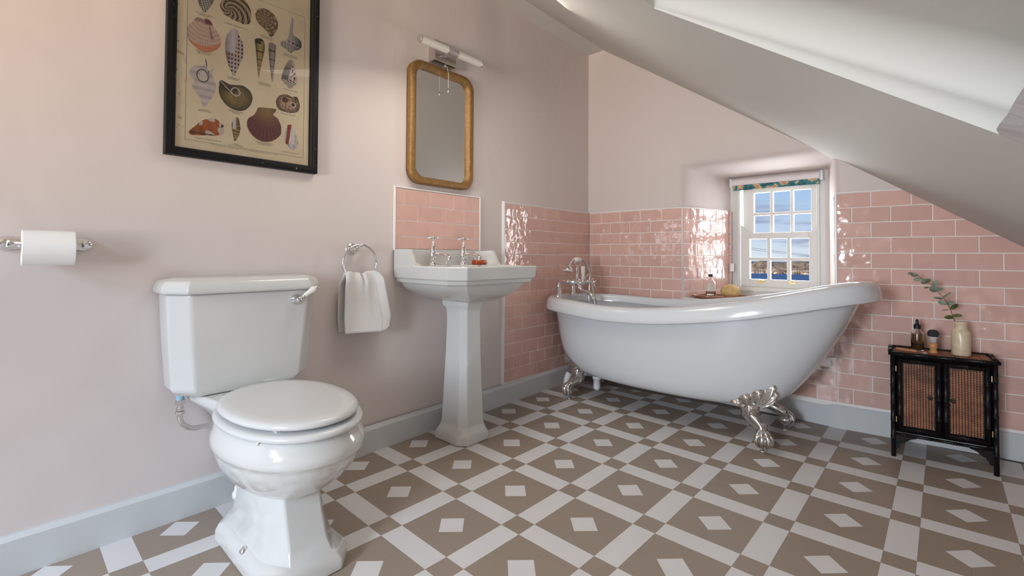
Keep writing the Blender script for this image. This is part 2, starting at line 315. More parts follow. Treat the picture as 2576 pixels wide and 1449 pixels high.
prof = [(-0.03, 0.0), (0, 0.0), (0, 0.099), (-0.006, 0.106), (-0.012, 0.110), (-0.03, 0.110)]
swept('baseboard_left', [((bbx(y), y), (1, 0)) for y in ys], prof, 'base', kind='structure')

# tiles -----------------------------------------------------------------------
TP, TR_ = 0.1522, 0.0764
def tile_wall(parent, P3, ulo, uhi, ztop, rows, joints, gap=0.0044, thick=0.008, cut=None, name='tile'):
    """joints(row) -> sorted joint positions inside (ulo,uhi)"""
    for r in range(rows):
        z1 = ztop - r * TR_; z0 = z1 - TR_
        js = [ulo] + [j for j in joints(r) if ulo + 0.008 < j < uhi - 0.008] + [uhi]
        for a, b in zip(js, js[1:]):
            g2 = gap / 2; poly = [(a + g2, z0 + g2), (b - g2, z0 + g2), (b - g2, z1 - g2), (a + g2, z1 - g2)]
            if cut: poly = clip(poly, *cut)
            if len(poly) < 3 or parea(poly) < 1e-4: continue
            dj = random.uniform(-0.0004, 0.0004); tx, tz = random.uniform(-0.004, 0.004), random.uniform(-0.006, 0.006); mu_, mz = (a + b) / 2, (z0 + z1) / 2
            P = lambda u, z, d: P3(u, z, d + (0 if d < -0.004 else dj + tx * (u - mu_) + tz * (z - mz)))
            slab(poly, P, -thick, 0.0, 0.0009).ob(name, 'tile', parent)
def strip(name, P3, poly, d0, d1, m, parent, ch=0.0005): return slab(poly, P3, d0, d1, ch).ob(name, m, parent)
# left wall panel beside the bath
PA = lambda u, z, d: Vector((d, u, z))        # u = y
G().add([PA(-0.93, 0.108, -0.0024), PA(0, 0.108, -0.0024), PA(0, 1.186, -0.0024), PA(-0.93, 1.186, -0.0024), PA(-0.93, 0.108, -0.016), PA(-0.93, 1.186, -0.016)], [(0, 1, 2, 3), (0, 3, 5, 4)]).ob('grout', 'grout', wall_left)
jA = lambda r: [-0.6823 + 0.0761 * k for k in range(-4, 10) if (k % 2 == 0) == (r % 2 == 0)]
tile_wall(wall_left, PA, -0.922, -0.002, 1.1834, 14, jA)
strip('edge_trim', PA, [(-0.933, 0.108), (-0.923, 0.108), (-0.923, 1.192), (-0.933, 1.192)], -0.016, 0.003, 'trimw', wall_left)
strip('edge_trim', PA, [(-0.923, 1.185), (-0.002, 1.185), (-0.002, 1.190), (-0.923, 1.190)], -0.016, 0.002, 'trimw', wall_left)

# ------------------------------------------------------------------ gable wall with the window recess
def y0back(x): return 0.008 if x < 1.15 else (interp(x, [1.15, 1.50], [0.008, -0.036]) if x < 1.50 else -0.196 + 0.1036 * x + 0.009)
def smin(a, b, k): h = max(0.0, min(1.0, 0.5 + 0.5 * (b - a) / k)); return b * (1 - h) + a * h - k * h * (1 - h)
XL0, XL1, XR0, XR1, ZS, ZH, DW = 0.694, 0.842, 1.500, 1.405, 0.61, 1.424, 0.50
def recess(x, z):
    ul = (x - XL0) / (XL1 - XL0); ur = (XR0 - x) / (XR0 - XR1); uh = (ZH - z) / 0.014; ub = (z - (ZS - 0.006)) / 0.004
    soft = 0.16 if z > 1.19 else 0.02
    def sf(t, k): return 0.5 * (t + math.sqrt(t * t + k * k)) - 0.5 * (math.sqrt(1 + k * k) - 1) * min(1, max(0, t))
    a = min(sf(ul, soft), 1.0); b = min(sf(ur, soft), 1.0); c = min(sf(uh, 0.9 if x < 2 else 0), 1.0); d = min(max(ub, 0), 1.0)
    return DW * max(0.0, min(smin(a, b, 0.02), c, d))
xg = sorted(set([round(t, 4) for t in list(np.arange(-0.056, 0.62, 0.08)) + list(np.arange(0.62, 0.87, 0.008)) + list(np.arange(0.88, 1.38, 0.04)) + list(np.arange(1.38, 1.58, 0.006)) + list(np.arange(1.6, 2.85, 0.08)) + [2.85]]))
zg = sorted(set([round(t, 4) for t in list(np.arange(0, 0.6, 0.1)) + [0.600, 0.6045, 0.6085, 0.612] + list(np.arange(0.64, 1.18, 0.06)) + [1.186, 1.196] + list(np.arange(1.2, 1.34, 0.02)) + list(np.arange(1.34, 1.47, 0.004)) + list(np.arange(1.475, 2.45, 0.06)) + [2.45]]))
v = []; f = []
for x in xg:
    for z in zg: v.append((x, y0back(x) + recess(x, z) * (1 + 0.0), z))
nz_ = len(zg)
for i in range(len(xg) - 1):
    for k in range(nz_ - 1):
        cx_, cz_ = (xg[i] + xg[i + 1]) / 2, (zg[k] + zg[k + 1]) / 2
        if 0.86 < cx_ < 1.385 and 0.66 < cz_ < 1.36: continue
        if zg[k] > roof(xg[i]) + 0.12: continue
        f.append((i * nz_ + k, (i + 1) * nz_ + k, (i + 1) * nz_ + k + 1, i * nz_ + k + 1))
wall_back = ob('wall_back', v, f, 'plaster', smooth=True); tag(wall_back, 'pink plastered gable wall with window recess behind the bath', kind='structure')
# grout beds and tiles
PB = lambda u, z, d: Vector((u, -d, z))
G().add([PB(0.0, 0.108, -0.0024), PB(0.69, 0.108, -0.0024), PB(0.69, 1.186, -0.0024), PB(0, 1.186, -0.003)], [(0, 1, 2, 3)]).ob('grout', 'grout', wall_back)
jB = lambda r: [0.097 + 0.0761 * k for k in range(-1, 9) if (k % 2 == 0) == (r % 2 == 0)]
tile_wall(wall_back, PB, 0.002, 0.688, 1.1834, 14, jB)
strip('edge_trim', PB, [(0.002, 1.185), (0.690, 1.185), (0.690, 1.1895), (0.002, 1.1895)], -0.008, 0.001, 'trimw', wall_back)
# left reveal: from (0.694,0) towards (0.842,0.5)
kd = Vector((0.2957, 1, 0)).normalized(); kn = Vector((kd.y, -kd.x, 0))
PL = lambda u, z, d: Vector((0.692, 0.0, z)) + kd * u + kn * (d + 0.010)
G().add([PL(0.0, 0.60, -0.0024), PL(0.47, 0.60, -0.0024), PL(0.47, 1.186, -0.0024), PL(0, 1.186, -0.003)], [(0, 1, 2, 3)]).ob('grout', 'grout', wall_back)
tile_wall(wall_back, PL, 0.006, 0.468, 1.1834, 8, lambda r: [0.066, 0.201, 0.331] if r % 2 == 0 else [0.137, 0.268, 0.400], cut=(0, -1, -0.612))
strip('edge_trim', PL, [(0.0, 1.1845), (0.47, 1.1845), (0.47, 1.189), (0, 1.189)], -0.008, 0.001, 'trimw', wall_back)
strip('edge_trim', lambda u, z, d: Vector((u, -d, z)), [(0.688, 0.612), (0.697, 0.612), (0.697, 1.1895), (0.688, 1.1895)], -0.012, 0.003, 'trimm', wall_back)
tile_wall(wall_back, lambda u, z, d: Vector((u, 0.452 - d, z)), 0.828, 0.852, 1.1834, 8, lambda r: [], cut=(0, -1, -0.612))
# right reveal
md = Vector((1.405 - 1.500, 0.5 + 0.045, 0)).normalized(); mn = Vector((-md.y, md.x, 0))
PR_ = lambda u, z, d: Vector((1.500, -0.040, z)) + md * u + mn * d
G().add([PR_(0.0, 0.60, -0.0024), PR_(0.5, 0.60, -0.0024), PR_(0.5, 1.2, -0.0024), PR_(0, 1.2, -0.003)], [(0, 1, 2, 3)]).ob('grout', 'grout', wall_back)
tile_wall(wall_back, PR_, 0.006, 0.50, 1.1980, 8, lambda r: [0.05, 0.18, 0.31, 0.44] if r % 2 == 0 else [0.115, 0.245, 0.375], cut=(0, -1, -0.612))
# wall right of the window
cd = Vector((1, 0.1036, 0)).normalized(); cn = Vector((cd.y, -cd.x, 0))
def planeC(x): return -0.196 + 0.1036 * x if x > 1.45 else -0.0458 + (1.45 - x) * 0.02
def PC(u, z, d):
    x = u * cd.x; return Vector((x, planeC(x), z)) + cn * d
cutC = (SL * 0.9947, 1, 2.366 + SL * 0.122 - 0.003)
pg = clip([(1.512, 0.115), (2.82, 0.115), (2.82, 1.203), (1.512, 1.203)], *cutC)
G().add([PC(a, b, -0.0034) for a, b in pg], [tuple(range(len(pg)))]).ob('grout', 'grout', wall_back)
jC = lambda r: [1.6543 + 0.0761 * k for k in range(-1, 17) if (k % 2 == 0) == (r % 2 == 0)]
tile_wall(wall_back, PC, 1.516, 2.80, 1.1990, 14, jC, cut=cutC)
G().add([PC(a, b, -0.0034) for a, b in ((0.69, 0.108), (1.45, 0.108), (1.53, 0.108), (1.53, 0.600), (1.45, 0.600), (0.69, 0.600))], [(0, 1, 4, 5), (1, 2, 3, 4)]).ob('grout', 'grout', wall_back)
jD = lambda r: [1.6543 + 0.0761 * k for k in range(-14, -1) if (k % 2 == 0) == ((r + 8) % 2 == 0)]
tile_wall(wall_back, PC, 0.69, 1.516, 1.1990 - 8 * TR_, 6, jD)
tile_wall(wall_back, PC, 0.69, 1.516, 1.1990 - 7 * TR_, 1, lambda r: [1.6543 + 0.0761 * k for k in range(-13, -1, 2)], cut=(0, 1, 0.606))
strip('edge_trim', PC, [(1.507, 0.612), (1.516, 0.612), (1.516, 1.204), (1.507, 1.204)], -0.012, 0.004, 'trimw', wall_back)
strip('edge_trim', PC, clip([(1.516, 1.200), (2.2, 1.200), (2.2, 1.204), (1.516, 1.204)], *cutC), -0.009, 0.002, 'trimw', wall_back)
prof2 = [(-0.02, 0.0), (0, 0.0), (0, 0.112), (-0.006, 0.119), (-0.012, 0.123), (-0.02, 0.123)]
path = [((0.0, -0.022), (0, -1)), ((1.2, -0.024), (0, -1)), ((1.5, -0.0425), (0, -1)), ((2.85, -0.198 + 0.1036 * 2.85), (0, -1))]
swept('baseboard_back', path, prof2, 'base', kind='structure')
# sill
G().box((0.70, -0.03, 0.585), (1.51, 0.50, 0.611)).ob('window_sill', 'wood_white', wall_back, bevel=0.003)

# ------------------------------------------------------------------ floor: strips, squares, quartered squares round a diamond
CX = [0.57159, -0.00304, -0.00135, -0.00033, 0.30335, -0.00274, -0.00052, -0.00012, -6e-05, -0.00015]
CY = [-1.79029, -0.3064, 0.00122, 0.00039, -0.00933, 0.00324, 0.00069, 0.00019, -0.00011, 0.00046]
EX = [(a, b) for a in range(4) for b in range(4) if a + b <= 3]
def FL(i, j):
    ci = max(-1.2, min(5.2, i)); cj = max(-5.3, min(3.1, j))
    x = sum(c * ci ** a * cj ** b for c, (a, b) in zip(CX, EX)) + (i - ci) * 0.304; y = sum(c * ci ** a * cj ** b for c, (a, b) in zip(CY, EX)) - (j - cj) * 0.306
    return (x, y)
floor = G().add([(-0.1, 0.2, -0.004), (-0.1, YR, -0.004), (2.85, YR, -0.004), (2.85, 0.2, -0.004), (-0.1, 0.2, -0.06), (-0.1, YR, -0.06), (2.85, YR, -0.06), (2.85, 0.2, -0.06)],
                [(0, 1, 2, 3), (7, 6, 5, 4), (0, 4, 5, 1), (1, 5, 6, 2), (2, 6, 7, 3), (3, 7, 4, 0)]).ob('floor', 'sub')
tag(floor, 'tan and white geometric vinyl floor', kind='structure')
PF = lambda x, y, d: Vector((x, y, d))
far_g = {'tan': G(), 'whitefl': G()}
def floor_piece(name, ij, m, visible):
    poly = [FL(*p) for p in ij]
    poly = clip(poly, -1, 0, -0.004); poly = clip(poly, 0, 1, -0.004) if len(poly) > 2 else poly
    if len(poly) > 2: poly = clip(poly, -0.1036, 1, -0.185)
    if len(poly) > 2: poly = clip(poly, 1, 0, 2.84)
    if len(poly) > 2: poly = clip(poly, 0, -1, -YR)
    if len(poly) < 3 or parea(poly) < 5e-5: return
    n = len(poly); cx = sum(p[0] for p in poly) / n; cy = sum(p[1] for p in poly) / n
    poly = [(p[0] + (cx - p[0]) * 0.0025, p[1] + (cy - p[1]) * 0.0025) for p in poly]
    if visible: slab(poly, PF, -0.0035, 0.0, 0.0002).ob(name, m, floor)
    else: slab(poly, PF, -0.0035, 0.0, 0.0002, far_g[m])
def seen(i, j):
    x, y = FL(i, j); d = Vector((x - 1.873, y + 2.951, -0.87)); z = d.dot(F_)
    if z < 0.3: return False
    px = 1273 + 1170.8 * d.dot(R_) / z; py = 619.6 - 1170.8 * d.dot(U_) / z
    return -160 < px < 2740 and py < 1560
s_ = 0.125; q_ = 0.5; dd = 0.176
for i in range(-3, 9):
    for j in range(-8, 11):
        vis = seen(i, j)
        floor_piece('tan_square', [(i - s_, j - s_), (i + s_, j - s_), (i + s_, j + s_), (i - s_, j + s_)], 'tan', vis)
        vis = seen(i, j + 0.5); floor_piece('white_strip', [(i - s_, j + s_), (i + s_, j + s_), (i + s_, j + 1 - s_), (i - s_, j + 1 - s_)], 'whitefl', vis)
        vis = seen(i + 0.5, j); floor_piece('white_strip', [(i + s_, j - s_), (i + 1 - s_, j - s_), (i + 1 - s_, j + s_), (i + s_, j + s_)], 'whitefl', vis)
        vis = seen(i + 0.5, j + 0.5); c = (i + 0.5, j + 0.5)
        floor_piece('white_diamond', [(c[0] - dd, c[1]), (c[0], c[1] - dd), (c[0] + dd, c[1]), (c[0], c[1] + dd)], 'whitefl', vis)
        h = 0.5 - s_
        for a, b in ((-1, -1), (1, -1), (1, 1), (-1, 1)):
            floor_piece('tan_corner_tile', [(c[0] + a * dd, c[1]), (c[0] + a * h, c[1]), (c[0] + a * h, c[1] + b * h), (c[0], c[1] + b * h), (c[0], c[1] + b * dd)], 'tan', vis)
for m_, g_ in far_g.items():
    if g_.f: o = g_.ob('floor_tiles', m_, floor); o['kind'] = 'stuff'

# ------------------------------------------------------------------ ceilings
RX0, RX1, RY0, RY1 = 1.376, 1.948, -1.88, -4.2
g = G()
def SP(x, y, dz=0.0): return (x, y, roof(x) + dz)
XE = 2.60
def quad(x0, x1, y0, y1): g.add([SP(x0, y0), SP(x1, y0), SP(x1, y1), SP(x0, y1)], [(0, 1, 2, 3)])
quad(0.116, RX0, 0.12, YR); quad(RX0, XE, 0.12, RY0); quad(RX0, RX1, RY1, YR)
slope = g.ob('ceiling', 'ceil'); tag(slope, 'grey white sloping ceiling running down to the right', kind='structure')
# rough patch below the recess
n1, n2 = 24, 60; v = []; f = []
for a in range(n1 + 1):
    for b in range(n2 + 1):
        x = RX1 + (XE - RX1) * a / n1; y = RY0 + (YR - RY0) * b / n2
        dz = -0.003 - 0.004 * (0.5 + 0.5 * math.sin(37 * y + 11 * x) * math.sin(23 * x - 5 * y)) + random.uniform(-0.001, 0.001)
        ex = random.uniform(-0.004, 0.004) if a == 0 else 0
        v.append((x + ex, y - (0.004 if b == 0 else 0), roof(x) + dz))
for a in range(n1):
    for b in range(n2): f.append((a * (n2 + 1) + b, (a + 1) * (n2 + 1) + b, (a + 1) * (n2 + 1) + b + 1, a * (n2 + 1) + b + 1))
ob('plaster_patch', v, f, 'ceil_rough', slope, smooth=True)
# flat ceiling by the left wall
G().add([(-0.12, 0.12, 2.372), (0.116, 0.12, 2.372), (0.116, YR, 2.372), (-0.12, YR, 2.372)], [(0, 1, 2, 3)]).ob('flat_strip', 'ceil', slope)
# recess of the dormer: cheek curving into its own ceiling
def hh(x): return 0.010 + 0.070 * (x - RX0) / (RX1 - RX0)
rings = []
for k in range(15):
    x = RX0 + (RX1 + 0.06 - RX0) * k / 14; h0 = hh(x); zb = roof(x); r = 0.10; ring = [Vector((x, RY0, zb - 0.001)), Vector((x, RY0, zb + h0 * 0.5))]
    for t in range(9):
        a = t / 8 * PI / 2; ring.append(Vector((x, RY0 - r * (1 - math.cos(a)), zb + h0 * 0.5 + r * 0.8 * math.sin(a))))
    ring.append(Vector((x, RY1, zb + h0 * 0.5 + 0.085))); ring.append(Vector((x, RY1, zb)))
    rings.append(ring)
ob_ = G().rings(rings, False, False, closed=False).ob('dormer_recess', 'ceil', slope, smooth=True)
for x in (RX0, RX1 + 0.06):
    ring = rings[0] if x == RX0 else rings[-1]
    G().add(ring, [tuple(range(len(ring)))]).ob('recess_end', 'ceil', slope)
# walls behind the camera
wr = G()
wr.box((-0.12, YR - 0.1, 0), (0.20, YR, 2.45)).box((1.50, YR - 0.1, 0), (2.85, YR, 2.45)).box((0.20, YR - 0.1, 0), (1.50, YR, 0.75)).box((0.20, YR - 0.1, 2.10), (1.50, YR, 2.45)).box((0.83, YR - 0.07, 0.75), (0.87, YR - 0.03, 2.10)).box((0.20, YR - 0.07, 1.40), (1.50, YR - 0.03, 1.44))
o = wr.ob('wall_rear', 'plaster'); o['kind'] = 'structure'
o = G().box((2.60, YR, 0), (2.70, -4.05, 1.0)).box((2.60, -2.85, 0), (2.70, 0.2, 1.0)).box((2.60, -4.05, 0), (2.70, -2.85, 0.5)).ob('wall_right', 'plaster'); o['kind'] = 'structure'

# ------------------------------------------------------------------ gable window (vertical sliding sash)
win = empty('window_1', (1.13, 0.50, 0.65)); tag(win, 'white six over six sash window set in the tiled recess', kind='structure')
WY = 0.50
def fr(name, x0, x1, z0, z1, y0, y1, m='wood_white', bev=0.002, par=None): return G().box((x0, y0, z0), (x1, y1, z1)).ob(name, m, par or win, bevel=bev)
fr('jamb', 0.835, 0.890, 0.64, 1.42, WY - 0.010, WY + 0.10); fr('jamb', 1.346, 1.43, 0.64, 1.42, WY - 0.010, WY + 0.10)
fr('staff_bead', 0.880, 0.896, 0.655, 1.36, WY - 0.022, WY + 0.0, bev=0.004); fr('staff_bead', 1.341, 1.357, 0.655, 1.36, WY - 0.022, WY, bev=0.004)
fr('head', 0.890, 1.346, 1.345, 1.42, WY - 0.010, WY + 0.10); fr('bottom_bead', 0.880, 1.357, 0.640, 0.668, WY - 0.022, WY + 0.06, bev=0.004)
fr('apron', 0.835, 1.43, 0.600, 0.645, WY - 0.006, WY + 0.10)
# lower sash
lo = empty('lower_sash', (1.12, WY, 0.668)); setparent(lo, win); LY0, LY1 = WY - 0.004, WY + 0.028
def sash(par, xo0, xo1, zo0, zo1, xi0, xi1, zi0, zi1, y0, y1, mx_, mz_, bw):
    fr('stile', xo0, xi0, zo0, zo1, y0, y1, par=par); fr('stile', xi1, xo1, zo0, zo1, y0, y1, par=par)
    fr('rail', xi0, xi1, zo0, zi0, y0, y1, par=par); fr('rail', xi0, xi1, zi1, zo1, y0, y1, par=par)
    for x in mx_: fr('glazing_bar', x - bw, x + bw, zi0, zi1, y0 + 0.004, y1, par=par)
    xs = [xi0] + mx_ + [xi1]
    for a, b in zip(xs, xs[1:]):
        aa = a + (bw if a != xi0 else 0); bb = b - (bw if b != xi1 else 0)
        fr('glazing_bar', aa, bb, mz_ - bw, mz_ + bw, y0 + 0.004, y1, par=par)
        for z0, z1 in ((zi0, mz_ - bw), (mz_ + bw, zi1)):
            G().box((aa - 0.002, y1 - 0.010, z0 - 0.002), (bb + 0.002, y1 - 0.007, z1 + 0.002)).ob('pane', 'pane', par)
sash(lo, 0.897, 1.344, 0.668, 1.032, 0.954, 1.297, 0.721, 0.992, LY0, LY1, [1.0685, 1.184], 0.8575, 0.0095)
for x0, x1, s in ((0.897, 0.935, 1), (1.306, 1.344, -1)):
    xo = x0 if s == 1 else x1
    pts = [(xo, 1.03), (xo + s * 0.038, 1.03), (xo + s * 0.030, 1.052), (xo + s * 0.018, 1.060), (xo + s * 0.008, 1.085), (xo, 1.092)]
    G().rings([[Vector((a, LY0 + 0.003, b)) for a, b in pts], [Vector((a, LY1, b)) for a, b in pts]]).ob('sash_horn', 'wood_white', lo, bevel=0.001)
up = empty('upper_sash', (1.12, WY + 0.04, 1.032)); setparent(up, win)
sash(up, 0.905, 1.344, 1.000, 1.345, 0.972, 1.304, 1.034, 1.306, WY + 0.030, WY + 0.060, [1.079, 1.197], 1.160, 0.009)
for x in (1.026, 1.206):
    G().box((x - 0.020, WY - 0.012, 0.697), (x + 0.020, WY - 0.004, 0.712)).tube([(x - 0.014, WY - 0.012, 0.712), (x, WY - 0.030, 0.716), (x + 0.014, WY - 0.012, 0.712)], 0.004, 8).ob('sash_lift', 'brass', lo)
# roller blind
bl = thing('roller_blind', 'white roller blind with teal floral hem rolled up over the window', 'blind', (1.11, 0.455, 1.38))
G().lathe([(0.026, 0), (0.026, 0.505)], (0.862, 0.448, 1.374), (1, 0, 0), 24).ob('roll', 'blindw', bl, smooth=False, bevel=0.001)
G().box((0.866, 0.431, 1.322), (1.364, 0.435, 1.356)).box((0.866, 0.429, 1.320), (1.364, 0.437, 1.328)).ob('hem', 'floral', bl, bevel=0.001)
for x in (0.848, 1.368): G().box((x, 0.425, 1.345), (x + 0.014, 0.485, 1.402)).ob('bracket', 'pipe', bl, bevel=0.003)
gch = G()
for k in range(60): gch.ball((0.855, 0.432, 1.345 - k * 0.0095), 0.0026, 6); gch.ball((0.862, 0.446, 1.345 - k * 0.0095), 0.0026, 6)
gch.ob('chain', 'pipe', bl)
G().box((0.846, 0.430, 0.770), (0.869, 0.452, 0.825)).ob('chain_holder', 'pipe', bl, bevel=0.004)

# ------------------------------------------------------------------ outside: sea, headland, wires
def polar(az, el_tan, r): a = math.radians(az); return Vector((1.873 + r * math.sin(a), -2.951 + r * math.cos(a), 0.87 + r * el_tan))
sea = G().add([(-500, 12, -7.2), (500, 12, -7.2), (500, 900, -7.2), (-500, 900, -7.2)], [(0, 1, 2, 3)]).ob('sea', 'sea'); tag(sea, 'deep blue sea below the headland seen through the window', 'sea', kind='structure')
nA, nD = 150, 26; v = []; f = []
def fbm(x, y):
    s = 0; a = 1
    for k in range(5): s += a * math.sin(x * 1.7 + 1.3 * k + 2.1 * math.sin(y * 0.9 + k)) * math.cos(y * 1.3 - k + 1.1 * math.sin(x * 0.7)); x *= 1.9; y *= 1.9; a *= 0.5
    return s
for a in range(nA + 1):
    az = -17 + 11 * a / nA
    ridge = interp(az, [-17, -15.2, -14.6, -13.9, -13.2, -12.6, -12.0, -11.2, -10.6, -9.6, -8.5, -6], [0.2, 0.45, 0.75, 1.0, 0.98, 0.80, 0.84, 0.90, 0.99, 1.0, 1.0, 0.9])
    for d in range(nD + 1):
        t = d / nD; r = 258 + 90 * t; prof_ = math.sin(min(1, t * 1.15) * PI * 0.5) ** 0.55 if t > 0 else 0
        hgt = -7.5 + ridge * 5.9 * prof_ + 0.55 * fbm(az * 2.2, r * 0.05) * min(1, 3 * t) * ridge * (1 - 0.7 * t) + random.uniform(-0.12, 0.12)
        p = polar(az, 0, r + 3 * fbm(az * 1.5, 3) * (1 - t)); v.append((p.x, p.y, hgt))
for a in range(nA):
    for d in range(nD): f.append((a * (nD + 1) + d, (a + 1) * (nD + 1) + d, (a + 1) * (nD + 1) + d + 1, a * (nD + 1) + d + 1))
hill = ob('headland', v, f, 'hill'); tag(hill, 'brown rocky headland across the water seen through the window', 'hill', kind='structure')
for dz_, nm in ((0, 'upper thin overhead wire crossing the lower window panes'), (-0.10, 'lower thin overhead wire crossing the lower window panes')):
    a_, b_ = polar(-19, 0.0287, 24), polar(-5, -0.006, 24)
    pts = [a_.lerp(b_, t / 10) + Vector((0, 0, dz_ * (1 - t / 14) - 0.03 * math.sin(PI * t / 10))) for t in range(11)]
    tag(G().tube(pts, 0.006, 5).ob('overhead_wire', 'rubber'), nm, 'wire')

# ================================================================== BATH
bath = thing('bathtub', 'white freestanding slipper bath on chrome claw feet under the window', 'bath', (0.85, -0.41, 0.0))
def ztop(x): return interp(x, [0.0, 0.1, 0.3, 0.55, 0.75, 0.9, 1.05, 1.2, 1.3, 1.4, 1.5, 1.6, 1.68, 1.75], [0.618, 0.617, 0.614, 0.603, 0.607, 0.619, 0.640, 0.664, 0.684, 0.708, 0.733, 0.755, 0.768, 0.774])
BYC = -0.42
def se(t, n): c, s = math.cos(t), math.sin(t); return math.copysign(abs(c) ** (2 / n), c), math.copysign(abs(s) ** (2 / n), s)
def hull(t, h):
    """h 0 bottom .. 1 under rim"""
    hs = [0, 0.03, 0.08, 0.16, 0.28, 0.45, 0.65, 0.85, 1.0]
    xl = interp(h, hs, [0.34, 0.240, 0.194, 0.154, 0.124, 0.102, 0.089, 0.075, 0.064]); xr = interp(h, hs, [1.20, 1.292, 1.340, 1.386, 1.437, 1.500, 1.565, 1.620, 1.655])
    wd = interp(h, hs, [0.160, 0.218, 0.245, 0.264, 0.281, 0.297, 0.311, 0.321, 0.326])
    n = interp(h, [0, 0.2, 1], [2.3, 2.4, 2.5]); c, s = se(t, n); xc, a = (xl + xr) / 2, (xr - xl) / 2
    x = xc + a * c; zt = ztop(x) - 0.045; return Vector((x, BYC + wd * s, 0.158 + (zt - 0.158) * h))
NB = 96
def edge(t, d, dz):
    """point on the rim: d outward from the body line"""
    c, s = se(t, 2.5); xl, xr, wd = 0.064, 1.655, 0.326; x = (xl + xr) / 2 + ((xr - xl) / 2 + d) * c; y = BYC + (wd + d) * s
    return Vector((x, y, ztop((xl + xr) / 2 + ((xr - xl) / 2 + 0.02) * c) + dz))
TT = [2 * PI * k / NB for k in range(NB)]
outer = [[hull(t, h) for t in TT] for h in [0, 0.015, 0.03, 0.055, 0.08, 0.12, 0.16, 0.22, 0.3, 0.4, 0.5, 0.6, 0.7, 0.8, 0.9, 1.0]]
def xsc(p): return 1.0 if p.x < 1.2 else 1.0
rimp = [(0.002, -0.050), (0.020, -0.052), (0.044, -0.066), (0.052, -0.074), (0.0555, -0.0755), (0.0572, -0.073), (0.0565, -0.058), (0.054, -0.040), (0.050, -0.024), (0.044, -0.012), (0.035, -0.004), (0.022, 0.000), (0.006, 0.001), (-0.006, -0.001), (-0.014, -0.006), (-0.019, -0.018), (-0.022, -0.045)]
body = G().rings(outer, True, False); body.ob('tub_body', 'acrylic', bath, smooth=True)
rim_rings = [[edge(t, d, dz) for t in TT] for d, dz in rimp]
G().rings(rim_rings, False, False).ob('rolled_rim', 'acrylic', bath, smooth=True)
inner = []
for h in [1.0, 0.85, 0.65, 0.45, 0.28, 0.16, 0.1]:
    ring = []
    for t in TT:
        p = hull(t, h); c = Vector((0.86, BYC, p.z)); q = p + (c - p).normalized() * 0.024; ring.append(Vector((q.x, q.y, p.z + (0.0 if h == 1 else 0.012))))
    inner.append(ring)
inner.insert(0, [edge(t, -0.022, -0.045) for t in TT])
G().rings(inner, False, True).ob('tub_inside', 'acrylic', bath, smooth=True)

